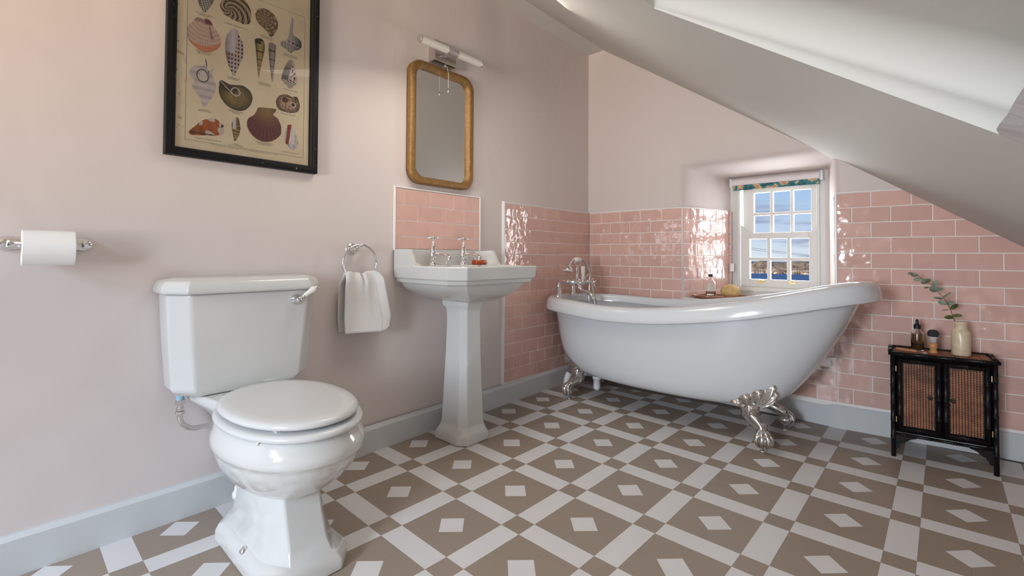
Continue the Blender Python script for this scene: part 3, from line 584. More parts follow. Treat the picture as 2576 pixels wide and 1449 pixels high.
def claw_foot(t0, ground, outdir, sgn=1):
    """palmette hugging the hull, knee, ball and claw, pad"""
    ft = empty('claw_foot', (ground[0], ground[1], 0)); setparent(ft, bath)
    o = Vector((outdir[0], outdir[1], 0)).normalized(); side = Vector((-o.y, o.x, 0))
    na, nb = 72, 14; v = []; f = []
    def hp(a, b):
        # a -1..1 across, b 0 (root) .. 1 (tip)
        ang = a * 1.25; rr = (0.055 + 0.052 * b * (1 - 0.22 * abs(a) ** 1.5 + 0.13 * abs(math.cos(ang * 4.1)) * b)) if b > 0 else 0.012
        rr = 0.012 + (0.080 * (1 - 0.16 * a * a) + 0.014 * abs(math.cos(ang * 7.54)) + 0.012 * math.exp(-(a / 0.16) ** 2)) * b
        dx = math.sin(ang) * rr * 1.12; dzz = math.cos(ang) * rr * 0.92 * (1 - 0.40 * max(0, a * sgn))
        dt = dx / 0.36; h = max(0.0, 0.012 + dzz / 0.40)
        return hull(t0 + dt, h)
    for a in range(na + 1):
        for b in range(nb + 1):
            A = -1 + 2 * a / na; Bq = b / nb; p = hp(A, Bq); c = Vector((0.86, BYC, 0.34)); n_ = Vector((p.x - c.x, (p.y - c.y) * 2.2, 0)).normalized(); n_ = (n_ + Vector((0, 0, -0.35))).normalized()
            ridge = 0.5 + 0.5 * math.cos(A * 1.25 * 15.1)
            lift = 0.004 + 0.024 * math.sin(min(1, Bq * 1.02) * PI * 0.90) * (0.30 + 0.70 * ridge) + 0.020 * (1 - Bq) ** 2
            if b == nb: lift = 0.002
            v.append(p + n_ * lift)
    for a in range(na):
        for b in range(nb): f.append((a * (nb + 1) + b, (a + 1) * (nb + 1) + b, (a + 1) * (nb + 1) + b + 1, a * (nb + 1) + b + 1))
    ob('palmette', v, f, 'chrome2', ft, smooth=True)
    top = hull(t0, 0.05); g0 = Vector((ground[0], ground[1], 0))
    P = [top + Vector((0, 0, 0.030)) - o * 0.006, top + o * 0.016 + Vector((0, 0, -0.012)), top + o * 0.010 + Vector((0, 0, -0.045)), g0 + Vector((0, 0, 0.100)) - o * 0.018, g0 + Vector((0, 0, 0.078)) - o * 0.002, g0 + Vector((0, 0, 0.055)) + o * 0.004]
    pts = catmull(P, 6); L = len(pts); rad = [interp(k / (L - 1), [0, 0.2, 0.4, 0.62, 0.8, 1.0], [0.040, 0.040, 0.033, 0.022, 0.024, 0.026]) for k in range(L)]
    # fluted leg
    gl = G().tube(pts, rad, 20)
    for i, p in enumerate(gl.v):
        k = i % 20; rr = 1 + 0.06 * math.cos(k * 2 * PI / 20 * 5); c = pts[min(L - 1, i // 20)]; gl.v[i] = c + (p - c) * rr
    gl.ob('leg', 'chrome2', ft, smooth=True)
    bc = g0 + Vector((0, 0, 0.052)) + o * 0.006
    G().ball(bc, 0.030, 20, (1, 1, 0.95)).ob('ball', 'chrome2', ft, smooth=True)
    gc = G()
    for s in (-1.15, -0.4, 0.4, 1.15):
        dr = (o * math.cos(s) + side * math.sin(s)); cp = catmull([bc - o * 0.012 + Vector((0, 0, 0.040)) + dr * 0.006, bc + dr * 0.024 + Vector((0, 0, 0.028)), bc + dr * 0.035 + Vector((0, 0, 0.004)), bc + dr * 0.026 + Vector((0, 0, -0.020)), bc + dr * 0.014 + Vector((0, 0, -0.030))], 5)
        gc.tube(cp, [interp(k / (len(cp) - 1), [0, 0.5, 1], [0.013, 0.010, 0.003]) for k in range(len(cp))], 10)
    gc.ob('claws', 'chrome2', ft, smooth=True)
    G().lathe([(0.004, 0.026), (0.004, 0.009), (0.011, 0.008), (0.013, 0.005), (0.013, 0.001), (0.011, 0.0)], g0, n=18).ob('foot_pad', 'chrome', ft, smooth=True)
    return ft
def tfor(x, sgn, h=0.03):
    best = min([k * 0.01 for k in range(0, 315)], key=lambda t: abs(hull(t, h).x - x)); return best * sgn
for (gx, gy, hx) in ((0.231, -0.585, 0.300), (1.304, -0.628, 1.215), (1.313, -0.262, 1.215), (0.218, -0.215, 0.300)):
    sg = -1 if gy < BYC else 1
    claw_foot(tfor(hx, sg), (gx, gy), ((-0.55 if gx < 0.8 else 0.45), 0.85 * sg), -sg if gx > 0.8 else sg)
# waste trap under the bath
wt = empty('waste_trap', (0.335, -0.44, 0.05)); setparent(wt, bath)
G().lathe([(0.016, 0.165), (0.016, 0.13), (0.026, 0.128), (0.026, 0.113), (0.021, 0.112), (0.021, 0.060), (0.018, 0.050), (0.010, 0.045)], (0.335, -0.44, 0), n=24).ob('trap_body', 'pipe', wt, smooth=True)
G().lathe([(0.022, 0.150), (0.022, 0.130)], (0.335, -0.44, 0), n=24).ob('waste_fitting', 'steel', wt)
G().tube(catmull([(0.335, -0.44, 0.115), (0.28, -0.35, 0.11), (0.16, -0.30, 0.09), (0.10, -0.32, 0.05), (0.06, -0.33, 0.02)], 6), 0.018, 14).ob('waste_pipe', 'pipe', wt, smooth=True)
G().tube(catmull([(0.150, -0.50, 0.0), (0.150, -0.50, 0.05), (0.155, -0.50, 0.09), (0.165, -0.49, 0.130)], 6), 0.020, 14).ob('overflow_pipe', 'pipe', wt, smooth=True)

# ---- bath shower mixer
mx_t = thing('bath_mixer_tap', 'chrome bath mixer with shower handset on cradle at the left end of the bath', 'tap', (0.09, -0.425, 0.60))
def cross(c, axis, r=0.022, n=4, name='cross_handle', par=None, m='chrome'):
    c = Vector(c); w_ = Vector(axis).normalized(); a = Vector((0, 0, 1)) if abs(w_.z) < 0.9 else Vector((1, 0, 0)); u = (a - w_ * a.dot(w_)).normalized(); vv = w_.cross(u); g = G()
    g.lathe([(0.004, -0.012), (0.008, -0.006), (0.0095, 0), (0.008, 0.007), (0.0055, 0.010), (0.002, 0.011)], c, w_, 16)
    for k in range(n):
        a_ = 2 * PI * k / n + 0.35; d_ = u * math.cos(a_) + vv * math.sin(a_)
        g.lathe([(0.0045, 0.004), (0.003, 0.009), (0.0035, r * 0.55), (0.0028, r * 0.72), (0.0055, r * 0.86), (0.0058, r), (0.0045, r * 1.12), (0.001, r * 1.18)], c, d_, 10)
    return g.ob(name, m, par, smooth=True)
for y in (-0.505, -0.345):
    gp = G().lathe([(0.0235, -0.002), (0.0235, 0.003), (0.020, 0.008), (0.0175, 0.03), (0.0145, 0.07), (0.014, 0.088)], (0.09, y, 0.600), n=20)
    pts = catmull([(0.09, y, 0.684), (0.091, y, 0.700), (0.102, y, 0.709), (0.12, y, 0.708), (0.172, y, 0.706)], 5)
    gp.tube(pts, [0.0145] * len(pts), 16).lathe([(0.0145, 0), (0.0155, 0.004), (0.0145, 0.008)], (0.135, y, 0.7075), (1, 0, 0), 16)
    gp.ob('pillar_leg', 'chrome', mx_t, smooth=True)
    G().lathe([(0.017, -0.02), (0.019, -0.01), (0.018, 0.006), (0.013, 0.012), (0.011, 0.028), (0.006, 0.030), (0.005, 0.046)], (0.190, y + 0.01, 0.703), (1, 0, 0), 18).ob('valve', 'chrome', mx_t, smooth=True)
    cross((0.246, y + 0.01, 0.701), (1, 0, 0), 0.024, par=mx_t)
G().lathe([(0.013, -0.075), (0.015, -0.04), (0.013, -0.03), (0.018, -0.016), (0.019, 0), (0.018, 0.016), (0.013, 0.03), (0.015, 0.04), (0.013, 0.075)], (0.185, -0.42, 0.703), (0, 1, 0), 20).ob('mixer_body', 'chrome', mx_t, smooth=True)
pts = catmull([(0.185, -0.415, 0.690), (0.190, -0.415, 0.665), (0.215, -0.415, 0.648), (0.250, -0.415, 0.640), (0.280, -0.415, 0.622), (0.292, -0.415, 0.598)], 6)
G().tube(pts, [interp(k / (len(pts) - 1), [0, 0.4, 1], [0.015, 0.011, 0.014]) for k in range(len(pts))], 16).ob('spout', 'chrome', mx_t, smooth=True)
G().lathe([(0.013, 0), (0.015, 0.01), (0.011, 0.022), (0.0135, 0.030), (0.0125, 0.06), (0.010, 0.082), (0.007, 0.092)], (0.166, -0.41, 0.708), n=20).ob('column', 'chrome', mx_t, smooth=True)
cpts = [Vector((0.172, -0.41 + 0.034 * math.sin(a), 0.836 - 0.034 * math.cos(a))) for a in [(-1.45 + 2.9 * k / 12) for k in range(13)]]
G().tube(cpts, 0.0045, 10).ob('cradle', 'chrome', mx_t, smooth=True)
lv = empty('diverter', (0.213, -0.41, 0.71)); setparent(lv, mx_t)
G().lathe([(0.010, -0.015), (0.014, 0), (0.010, 0.012), (0.006, 0.018)], (0.213, -0.41, 0.700), n=16).ob('diverter_base', 'chrome', lv, smooth=True)
G().lathe([(0.0075, 0), (0.010, 0.006), (0.0125, 0.05), (0.0145, 0.078), (0.0145, 0.084), (0.008, 0.088)], (0.213, -0.41, 0.716), n=20).ob('diverter_handle', 'ceramic', lv, smooth=True)
hs = empty('handset', (0.175, -0.41, 0.842)); setparent(hs, mx_t)
G().lathe([(0.009, -0.040), (0.014, -0.036), (0.0165, -0.015), (0.017, 0), (0.0165, 0.015), (0.013, 0.036), (0.009, 0.040)], (0.175, -0.412, 0.845), (0, 1, 0), 24).ob('handset_grip', 'ceramic', hs, smooth=True)
pts = catmull([(0.175, -0.450, 0.845), (0.175, -0.475, 0.842), (0.175, -0.502, 0.826), (0.175, -0.518, 0.806)], 6)
G().tube(pts, [0.009, 0.0085] + [0.0075] * (len(pts) - 2), 14).ob('handset_neck', 'chrome', hs, smooth=True)
hd = Vector((0.05, -0.22, -1)).normalized()
G().lathe([(0.008, -0.012), (0.016, -0.006), (0.024, 0.004), (0.030, 0.016), (0.0315, 0.024)], (0.176, -0.521, 0.800), hd, 28).ob('handset_rose', 'chrome', hs, smooth=True)
G().lathe([(0.0325, 0.0), (0.033, 0.004), (0.030, 0.007), (0.001, 0.006)], Vector((0.176, -0.521, 0.800)) + hd * 0.023, hd, 28).ob('handset_face', 'ceramic', hs, smooth=True)
pts = catmull([(0.175, -0.372, 0.845), (0.176, -0.350, 0.843), (0.178, -0.325, 0.826), (0.182, -0.298, 0.775), (0.186, -0.272, 0.705), (0.196, -0.262, 0.62), (0.210, -0.262, 0.53), (0.225, -0.30, 0.45)], 10)
hg = G().tube(pts, [0.0068 + 0.0009 * (k % 2) for k in range(len(pts))], 12); hg.ob('shower_hose', 'hose', mx_t, smooth=True)
pts = catmull([(0.185, -0.395, 0.690), (0.195, -0.335, 0.745), (0.200, -0.315, 0.735), (0.203, -0.320, 0.66), (0.205, -0.325, 0.56), (0.225, -0.31, 0.46)], 10)
G().tube(pts, [0.0064 + 0.0009 * (k % 2) for k in range(len(pts))], 12).ob('shower_hose', 'hose', mx_t, smooth=True)

# ---- tray, bottle, sponge on the sill
tray = G()
def trring(a, b, z, rr=0.0): return [Vector((0.895 + a * se(2 * PI * k / 48, 3.0)[0] * math.cos(0.42) - b * se(2 * PI * k / 48, 3.0)[1] * math.sin(0.42), 0.115 + a * se(2 * PI * k / 48, 3.0)[0] * math.sin(0.42) + b * se(2 * PI * k / 48, 3.0)[1] * math.cos(0.42), z)) for k in range(48)]
tray.rings([trring(0.150, 0.100, 0.6115), trring(0.160, 0.108, 0.615), trring(0.168, 0.116, 0.627), trring(0.166, 0.114, 0.6285), trring(0.163, 0.111, 0.627), trring(0.155, 0.103, 0.618), trring(0.150, 0.098, 0.6165)])
tag(tray.ob('tray', 'traywood', None, smooth=True), 'dark wooden oblong tray on the window sill', 'tray')
bt = thing('bath_oil_bottle', 'clear glass bottle with cream label and dark cap on the wooden tray', 'bottle', (0.838, 0.085, 0.6175))
bp = (0.838, 0.085, 0.6175)
G().lathe([(0.022, 0.000), (0.0275, 0.003), (0.029, 0.012), (0.029, 0.082), (0.027, 0.092), (0.018, 0.106), (0.011, 0.113), (0.010, 0.124), (0.012, 0.127), (0.008, 0.127), (0.008, 0.113), (0.015, 0.104), (0.024, 0.091), (0.0265, 0.08), (0.0265, 0.008), (0.001, 0.006)], bp, n=32, cap=False).ob('glass', 'glass', bt, smooth=True)
G().lathe([(0.001, 0.007), (0.0262, 0.009), (0.0262, 0.060), (0.001, 0.060)], bp, n=32, cap=False).ob('liquid', 'liquid', bt, smooth=False)
G().lathe([(0.0125, 0.127), (0.0135, 0.129), (0.0135, 0.140), (0.012, 0.142)], bp, n=24).ob('cap', 'rubber', bt, bevel=0.0008)
ca = math.atan2(-2.951 - 0.085, 1.873 - 0.838)
lab = G().rings([[Vector((bp[0] + 0.0296 * math.cos(ca + a), bp[1] + 0.0296 * math.sin(ca + a), bp[2] + z)) for a in np.linspace(-1.35, 1.35, 20)] for z in (0.036, 0.080)], False, False, closed=False).ob('label', 'label', bt)
def text_mesh(name, txt, P3, w_, h_, m, parent, align='C'):
    """flat lettering; P3(u,v) maps local metres to a point; fitted to w_ x h_"""
    cu = bpy.data.curves.new('t', 'FONT'); cu.body = txt; cu.align_x = 'CENTER'; cu.resolution_u = 2; cu.space_character = 1.25; cu.space_line = 0.85
    to = bpy.data.objects.new('t', cu); COL.objects.link(to); bpy.context.view_layer.update()
    me = bpy.data.meshes.new_from_object(to.evaluated_get(bpy.context.evaluated_depsgraph_get())); bpy.data.objects.remove(to); bpy.data.curves.remove(cu)
    vs = [v.co.copy() for v in me.vertices]; fs = [tuple(p.vertices) for p in me.polygons]; bpy.data.meshes.remove(me)
    x0, x1 = min(v.x for v in vs), max(v.x for v in vs); y0, y1 = min(v.y for v in vs), max(v.y for v in vs)
    return ob(name, [P3((v.x - (x0 + x1) / 2) / (x1 - x0) * w_, (v.y - (y0 + y1) / 2) / (y1 - y0) * h_) for v in vs], fs, m, parent)
def onbottle(cz): return lambda u, v_: Vector((bp[0] + 0.0299 * math.cos(ca + u / 0.0299), bp[1] + 0.0299 * math.sin(ca + u / 0.0299), bp[2] + cz + v_))
text_mesh('label_print', 'BATH OIL', onbottle(0.068), 0.026, 0.0035, 'ink', bt)
G().ball((0.0, 0, 0), 0.001, 6)
gb = G(); gb.add([onbottle(0.074)(0.0015 * math.cos(a), 0.0015 * math.sin(a)) for a in [k * PI / 4 for k in range(8)]], [tuple(range(8))])
for zz, ww in ((0.061, 0.012), (0.056, 0.012), (0.050, 0.010), (0.045, 0.008)): gb.add([onbottle(zz)(-ww / 2, 0), onbottle(zz)(ww / 2, 0), onbottle(zz)(ww / 2, 0.0009), onbottle(zz)(-ww / 2, 0.0009)], [(0, 1, 2, 3)])
gb.ob('label_lines', 'ink', bt)
sp = G(); c = Vector((0.942, 0.130, 0.6555)); 
bm = bmesh.new(); bmesh.ops.create_icosphere(bm, subdivisions=4, radius=1)
for v_ in bm.verts:
    p = v_.co; r = 1 + 0.05 * fbm(p.x * 4, p.y * 4 + p.z * 3) + random.uniform(-0.03, 0.03); v_.co = Vector((c.x + p.x * 0.056 * r, c.y + p.y * 0.052 * r, c.z + max(p.z, -0.92) * 0.042 * r))
me = bpy.data.meshes.new('sponge'); bm.to_mesh(me); bm.free(); me.materials.append(M['sponge']); o = bpy.data.objects.new('sponge', me); COL.objects.link(o)
me.polygons.foreach_set('use_smooth', [True] * len(me.polygons)); tag(o, 'round honey coloured natural sponge on the wooden tray', 'sponge')

# ================================================================== TOILET
TY = -2.37
def octo(x0, x1, w0, chx, chy, z, wb=None, cy=TY):
    """octagon-ish plan: square back, chamfered front"""
    wb = w0 if wb is None else wb
    return [Vector(p) for p in ((x0, cy - wb, z), (x1 - chx, cy - w0, z), (x1, cy - w0 + chy, z), (x1, cy + w0 - chy, z), (x1 - chx, cy + w0, z), (x0, cy + wb, z))]
def oct8(x0, x1, w0, chx, chy, z, cy=TY):
    return [Vector(p) for p in ((x0, cy - w0 + chy, z), (x0 + chx, cy - w0, z), (x1 - chx, cy - w0, z), (x1, cy - w0 + chy, z), (x1, cy + w0 - chy, z), (x1 - chx, cy + w0, z), (x0 + chx, cy + w0, z), (x0, cy + w0 - chy, z))]
wc = thing('toilet', 'white close coupled toilet with closed lid against the pink wall', 'toilet', (0.42, TY, 0))
pan = empty('pan', (0.42, TY, 0)); setparent(pan, wc)
def egg(x0, x1, wd, z, n=2.15, N=72):
    out = []; xc = x0 + (x1 - x0) * 0.46
    for k in range(N):
        c, s = se(2 * PI * k / N, n); a = (x1 - xc) if c > 0 else (xc - x0); out.append(Vector((xc + a * c, TY + 0.012 + wd * s, z)))
    return out
bw = [(0.26, 0.52, 0.070, 0.155), (0.25, 0.565, 0.092, 0.192), (0.235, 0.607, 0.120, 0.212), (0.22, 0.652, 0.148, 0.242), (0.21, 0.690, 0.170, 0.280), (0.205, 0.709, 0.180, 0.312), (0.203, 0.713, 0.1825, 0.322), (0.200, 0.720, 0.1865, 0.326), (0.197, 0.727, 0.190, 0.334), (0.197, 0.727, 0.190, 0.350), (0.200, 0.722, 0.186, 0.364), (0.205, 0.713, 0.180, 0.377), (0.208, 0.706, 0.176, 0.390), (0.215, 0.696, 0.168, 0.392)]
G().rings([egg(a, b, c_, z) for a, b, c_, z in bw]).ob('bowl', 'china', pan, smooth=True)
G().rings([oct8(0.20, 0.662, 0.122, 0.055, 0.045, 0.0), oct8(0.20, 0.662, 0.122, 0.055, 0.045, 0.030), oct8(0.205, 0.654, 0.114, 0.055, 0.045, 0.048), oct8(0.21, 0.636, 0.098, 0.080, 0.042, 0.060), oct8(0.22, 0.622, 0.092, 0.085, 0.040, 0.090), oct8(0.24, 0.596, 0.088, 0.090, 0.038, 0.15), oct8(0.25, 0.575, 0.086, 0.090, 0.036, 0.215), oct8(0.26, 0.560, 0.08, 0.09, 0.034, 0.25)]).ob('pan_foot', 'china', pan, bevel=0.006, segs=3)
G().rings([octo(0.035, 0.30, 0.070, 0.02, 0.01, 0.30), octo(0.035, 0.32, 0.090, 0.02, 0.01, 0.335), octo(0.035, 0.34, 0.115, 0.02, 0.02, 0.365, wb=0.12), octo(0.035, 0.34, 0.125, 0.02, 0.02, 0.395, wb=0.16), octo(0.035, 0.30, 0.120, 0.02, 0.02, 0.4185, wb=0.165)]).ob('pan_shelf', 'china', pan, bevel=0.008, segs=3)
G().rings([octo(0.05, 0.26, 0.055, 0.01, 0.01, 0.16), octo(0.05, 0.28, 0.065, 0.01, 0.01, 0.31)]).ob('outlet_cover', 'china', pan, bevel=0.01)
for s in (-1, 1):
    G().lathe([(0.012, 0), (0.012, 0.003), (0.007, 0.006), (0.006, 0.011)], (0.462, TY + s * 0.108, 0.049), (0.1, 0, 1), 16).ob('floor_bolt', 'chrome', pan, smooth=True)
st = empty('seat', (0.45, TY, 0.385)); setparent(st, wc)
G().rings([egg(0.20, 0.712, 0.174, 0.393), egg(0.195, 0.721, 0.181, 0.397), egg(0.194, 0.723, 0.183, 0.404), egg(0.197, 0.718, 0.179, 0.411), egg(0.205, 0.706, 0.169, 0.413)]).ob('seat_ring', 'seat', st, smooth=True)
G().rings([egg(0.21, 0.692, 0.162, 0.420), egg(0.205, 0.702, 0.170, 0.423), egg(0.204, 0.706, 0.173, 0.429), egg(0.207, 0.703, 0.170, 0.436), egg(0.216, 0.690, 0.160, 0.4405), egg(0.24, 0.66, 0.138, 0.4418), egg(0.34, 0.54, 0.06, 0.4423)]).ob('lid', 'seat', st, smooth=True)
for s in (-1, 1): G().lathe([(0.009, -0.02), (0.009, 0.02)], (0.207, TY + s * 0.07, 0.416), (0, 1, 0), 14).ob('hinge', 'chrome', st, smooth=False)
for s in (-1, 1): G().ball((0.610, TY + 0.012 + s * 0.142, 0.391), 0.005, 8).ob('seat_buffer', 'ceramic', st, smooth=True)
for px_, py_ in ((0.28, -0.11), (0.28, 0.11), (0.62, -0.10), (0.62, 0.10)): G().box((px_ - 0.012, TY + 0.012 + py_ - 0.006, 0.411), (px_ + 0.012, TY + 0.012 + py_ + 0.006, 0.422)).ob('lid_buffer', 'seat', st, bevel=0.002)
ci = empty('cistern', (0.11, TY, 0.42)); setparent(ci, wc)
G().rings([octo(0.032, 0.172, 0.188, 0.05, 0.045, 0.419), octo(0.032, 0.180, 0.212, 0.055, 0.05, 0.440), octo(0.032, 0.188, 0.224, 0.055, 0.05, 0.60), octo(0.032, 0.194, 0.232, 0.055, 0.05, 0.744)]).ob('tank', 'china', ci, bevel=0.008, segs=3)
G().rings([octo(0.030, 0.204, 0.243, 0.060, 0.055, 0.744), octo(0.030, 0.208, 0.247, 0.060, 0.055, 0.752), octo(0.030, 0.206, 0.245, 0.060, 0.055, 0.768), octo(0.032, 0.196, 0.236, 0.058, 0.052, 0.784), octo(0.036, 0.176, 0.216, 0.052, 0.048, 0.792), octo(0.045, 0.165, 0.205, 0.05, 0.045, 0.794)]).ob('tank_lid', 'china', ci, bevel=0.004, segs=3)
le = empty('flush_lever', (0.20, -2.235, 0.711)); setparent(le, wc)
G().lathe([(0.018, -0.006), (0.018, 0.002), (0.014, 0.008), (0.009, 0.012), (0.009, 0.024), (0.011, 0.028), (0.007, 0.034)], (0.195, -2.232, 0.710), (1, 0, 0), 20).ob('lever_rose', 'chrome', le, smooth=True)
a_, b_ = Vector((0.220, -2.228, 0.713)), Vector((0.232, -2.168, 0.755)); dl = (b_ - a_).normalized()
G().lathe([(0.005, -0.004), (0.0085, 0.0), (0.006, 0.008), (0.0085, 0.012), (0.0095, 0.015), (0.006, 0.018)], a_ + dl * 0.002, dl, 14).ob('lever_collar', 'chrome', le, smooth=True)
G().lathe([(0.006, 0.016), (0.0075, 0.022), (0.0085, 0.034), (0.0115, 0.050), (0.0120, 0.058), (0.009, 0.064)], a_, dl, 18).ob('lever_handle', 'ceramic', le, smooth=True)
G().lathe([(0.0085, 0.064), (0.010, 0.067), (0.007, 0.071), (0.005, 0.075), (0.002, 0.077)], a_, dl, 14).ob('lever_tip', 'chrome', le, smooth=True)
sy = -2.548
sp_ = empty('supply_pipe', (0.085, sy, 0.30)); setparent(sp_, wc)
G().lathe([(0.0115, 0.0), (0.0115, 0.022)], (0.085, sy, 0.398), n=20).ob('pipe_inlet', 'bluep', sp_)
G().lathe([(0.0135, 0.0), (0.014, 0.002), (0.014, 0.012), (0.0135, 0.014)], (0.085, sy, 0.387), n=8).lathe([(0.008, 0), (0.008, 0.014)], (0.085, sy, 0.374), n=16).lathe([(0.0115, 0), (0.0115, 0.010)], (0.085, sy, 0.366), n=8).lathe([(0.0145, 0), (0.0145, 0.010)], (0.085, sy, 0.355), n=6).ob('compression_fitting', 'steel', sp_, bevel=0.0008)
G().tube(catmull([(0.085, sy, 0.36), (0.086, sy, 0.340), (0.088, sy + 0.010, 0.318), (0.09, sy + 0.035, 0.302), (0.09, sy + 0.08, 0.300), (0.09, sy + 0.13, 0.303)], 8), 0.0078, 16).ob('pipe', 'steel', sp_, smooth=True)
G().lathe([(0.024, 0), (0.024, 0.012), (0.029, 0.015), (0.029, 0.03), (0.024, 0.034), (0.022, 0.05)], (0.20, TY - 0.028, 0.065), (0, 0, 1), 20).lathe([(0.018, 0), (0.018, 0.08)], (0.20, TY - 0.028, 0.0), n=16).ob('waste_connector', 'pipe', wc, smooth=True)

# ---- toilet roll and holder
rh = thing('toilet_roll_holder', 'chrome toilet roll holder with oval back plate on the left wall', 'holder', (0.03, -2.86, 0.895))
prf = []
for k in range(49):
    y = -2.958 + 0.192 * k / 48; t = (y + 2.862) / 0.096; hz = 0.0135 + 0.009 * abs(t) ** 3; hz *= math.sqrt(max(0, 1 - max(0, (abs(t) - 0.80) / 0.20) ** 2)) if abs(t) > 0.8 else 1; prf.append((y, max(hz, 0.0006)))
G().rings([[Vector((0.0285 + dx * 1.3, y, 0.895 + hz * cz * sc_)) for dx, cz, sc_ in ((0, -1, 1), (0.006, -1, 1), (0.010, -0.6, 0.9), (0.010, 0.6, 0.9), (0.006, 1, 1), (0, 1, 1))] for y, hz in prf]).ob('back_plate', 'chrome', rh, smooth=True)
for y in (-2.944, -2.782):
    G().lathe([(0.014, 0.034), (0.011, 0.040), (0.008, 0.050), (0.008, 0.080), (0.012, 0.086), (0.014, 0.094), (0.012, 0.103), (0.006, 0.108)], (0, y, 0.895), (1, 0, 0), 20).ob('arm', 'chrome', rh, smooth=True)
G().lathe([(0.006, 0), (0.006, 0.16)], (0.095, -2.943, 0.895), (0, 1, 0), 14).ob('spindle', 'chrome', rh, smooth=True)
rl = thing('toilet_roll', 'white paper roll hanging on the chrome holder', 'toilet roll', (0.095, -2.86, 0.882))
ro = (0.098, -2.9115, 0.8835)
G().lathe([(0.020, 0.0), (0.0455, 0.0), (0.047, 0.0015), (0.047, 0.1025), (0.0455, 0.104), (0.020, 0.104), (0.020, 0.0)], ro, (0, 1, 0), 48, cap=False).ob('paper', 'paper', rl, smooth=False)
G().lathe([(0.0200, 0.0005), (0.0185, 0.0005), (0.0185, 0.1035), (0.0200, 0.1035)], ro, (0, 1, 0), 32, cap=False).ob('core', 'sand', rl)

# ================================================================== BASIN
BY = -1.42
basin = thing('basin', 'white square cut pedestal basin under the gold framed mirror', 'basin', (0.22, BY, 0))
def bo(x0, xs, xf, w0, wf, z): return [Vector((x0, BY - w0, z)), Vector((xs, BY - w0, z)), Vector((xf, BY - wf, z)), Vector((xf, BY + wf, z)), Vector((xs, BY + w0, z)), Vector((x0, BY + w0, z))]
X0 = 0.014
out_r = [bo(0.06, 0.24, 0.33, 0.10, 0.085, 0.655), bo(0.06, 0.26, 0.345, 0.125, 0.10, 0.668), bo(0.06, 0.285, 0.372, 0.17, 0.135, 0.684), bo(X0, 0.30, 0.395, 0.215, 0.165, 0.708), bo(X0, 0.318, 0.410, 0.236, 0.180, 0.728), bo(X0, 0.325, 0.415, 0.243, 0.185, 0.741), bo(X0, 0.378, 0.436, 0.266, 0.208, 0.7425), bo(X0, 0.383, 0.442, 0.270, 0.212, 0.755), bo(X0, 0.384, 0.443, 0.271, 0.213, 0.762), bo(X0, 0.395, 0.455, 0.279, 0.222, 0.764), bo(X0, 0.400, 0.461, 0.283, 0.227, 0.816), bo(X0, 0.398, 0.459, 0.281, 0.225, 0.8215)]
in_r = [bo(0.205, 0.355, 0.425, 0.225, 0.185, 0.8225), bo(0.215, 0.345, 0.412, 0.212, 0.175, 0.812), bo(0.225, 0.33, 0.390, 0.18, 0.14, 0.73), bo(0.24, 0.31, 0.36, 0.12, 0.10, 0.705)]
G().rings(out_r + in_r).ob('bowl', 'china', basin, bevel=0.005, segs=3)
gu = G()
for s in (-1, 1):
    yo = BY + s * 0.281; yi = BY + s * 0.236
    pr_o = [(X0, 0.820), (0.172, 0.820), (0.158, 0.838), (0.128, 0.894), (0.122, 0.897), (X0, 0.897)]
    pr_i = [(X0, 0.820), (0.165, 0.820), (0.150, 0.836), (0.060, 0.891), (0.054, 0.894), (X0, 0.894)]
    gu.rings([[Vector((a, yo, b)) for a, b in pr_o], [Vector((a, BY + s * 0.262, b)) for a, b in pr_o], [Vector((a, yi, b)) for a, b in pr_i], [Vector((min(a, 0.05), yi - s * 0.03, b)) for a, b in pr_i]])
gu.box((X0, BY - 0.25, 0.81), (0.040, BY + 0.25, 0.896)).ob('upstand', 'china', basin, bevel=0.005, segs=3)
def pd(hw, z, xf=None, c=0.42): xc = 0.214; hx = hw * 0.98; ch = hw * c; return [Vector(p) for p in ((xc - hx, -1.432 - hw, z), (xc + hx - ch, -1.432 - hw, z), (xc + hx, -1.432 - hw + ch * 0.8, z), (xc + hx, -1.432 + hw - ch * 0.8, z), (xc + hx - ch, -1.432 + hw, z), (xc - hx, -1.432 + hw, z))]
G().rings([pd(0.097, 0.0), pd(0.100, 0.006), pd(0.100, 0.036), pd(0.092, 0.050), pd(0.081, 0.072), pd(0.078, 0.086), pd(0.0715, 0.25), pd(0.0655, 0.42), pd(0.0625, 0.56), pd(0.0635, 0.605), pd(0.068, 0.622), pd(0.078, 0.636), pd(0.080, 0.662)]).ob('pedestal', 'china', basin, bevel=0.004, segs=3)
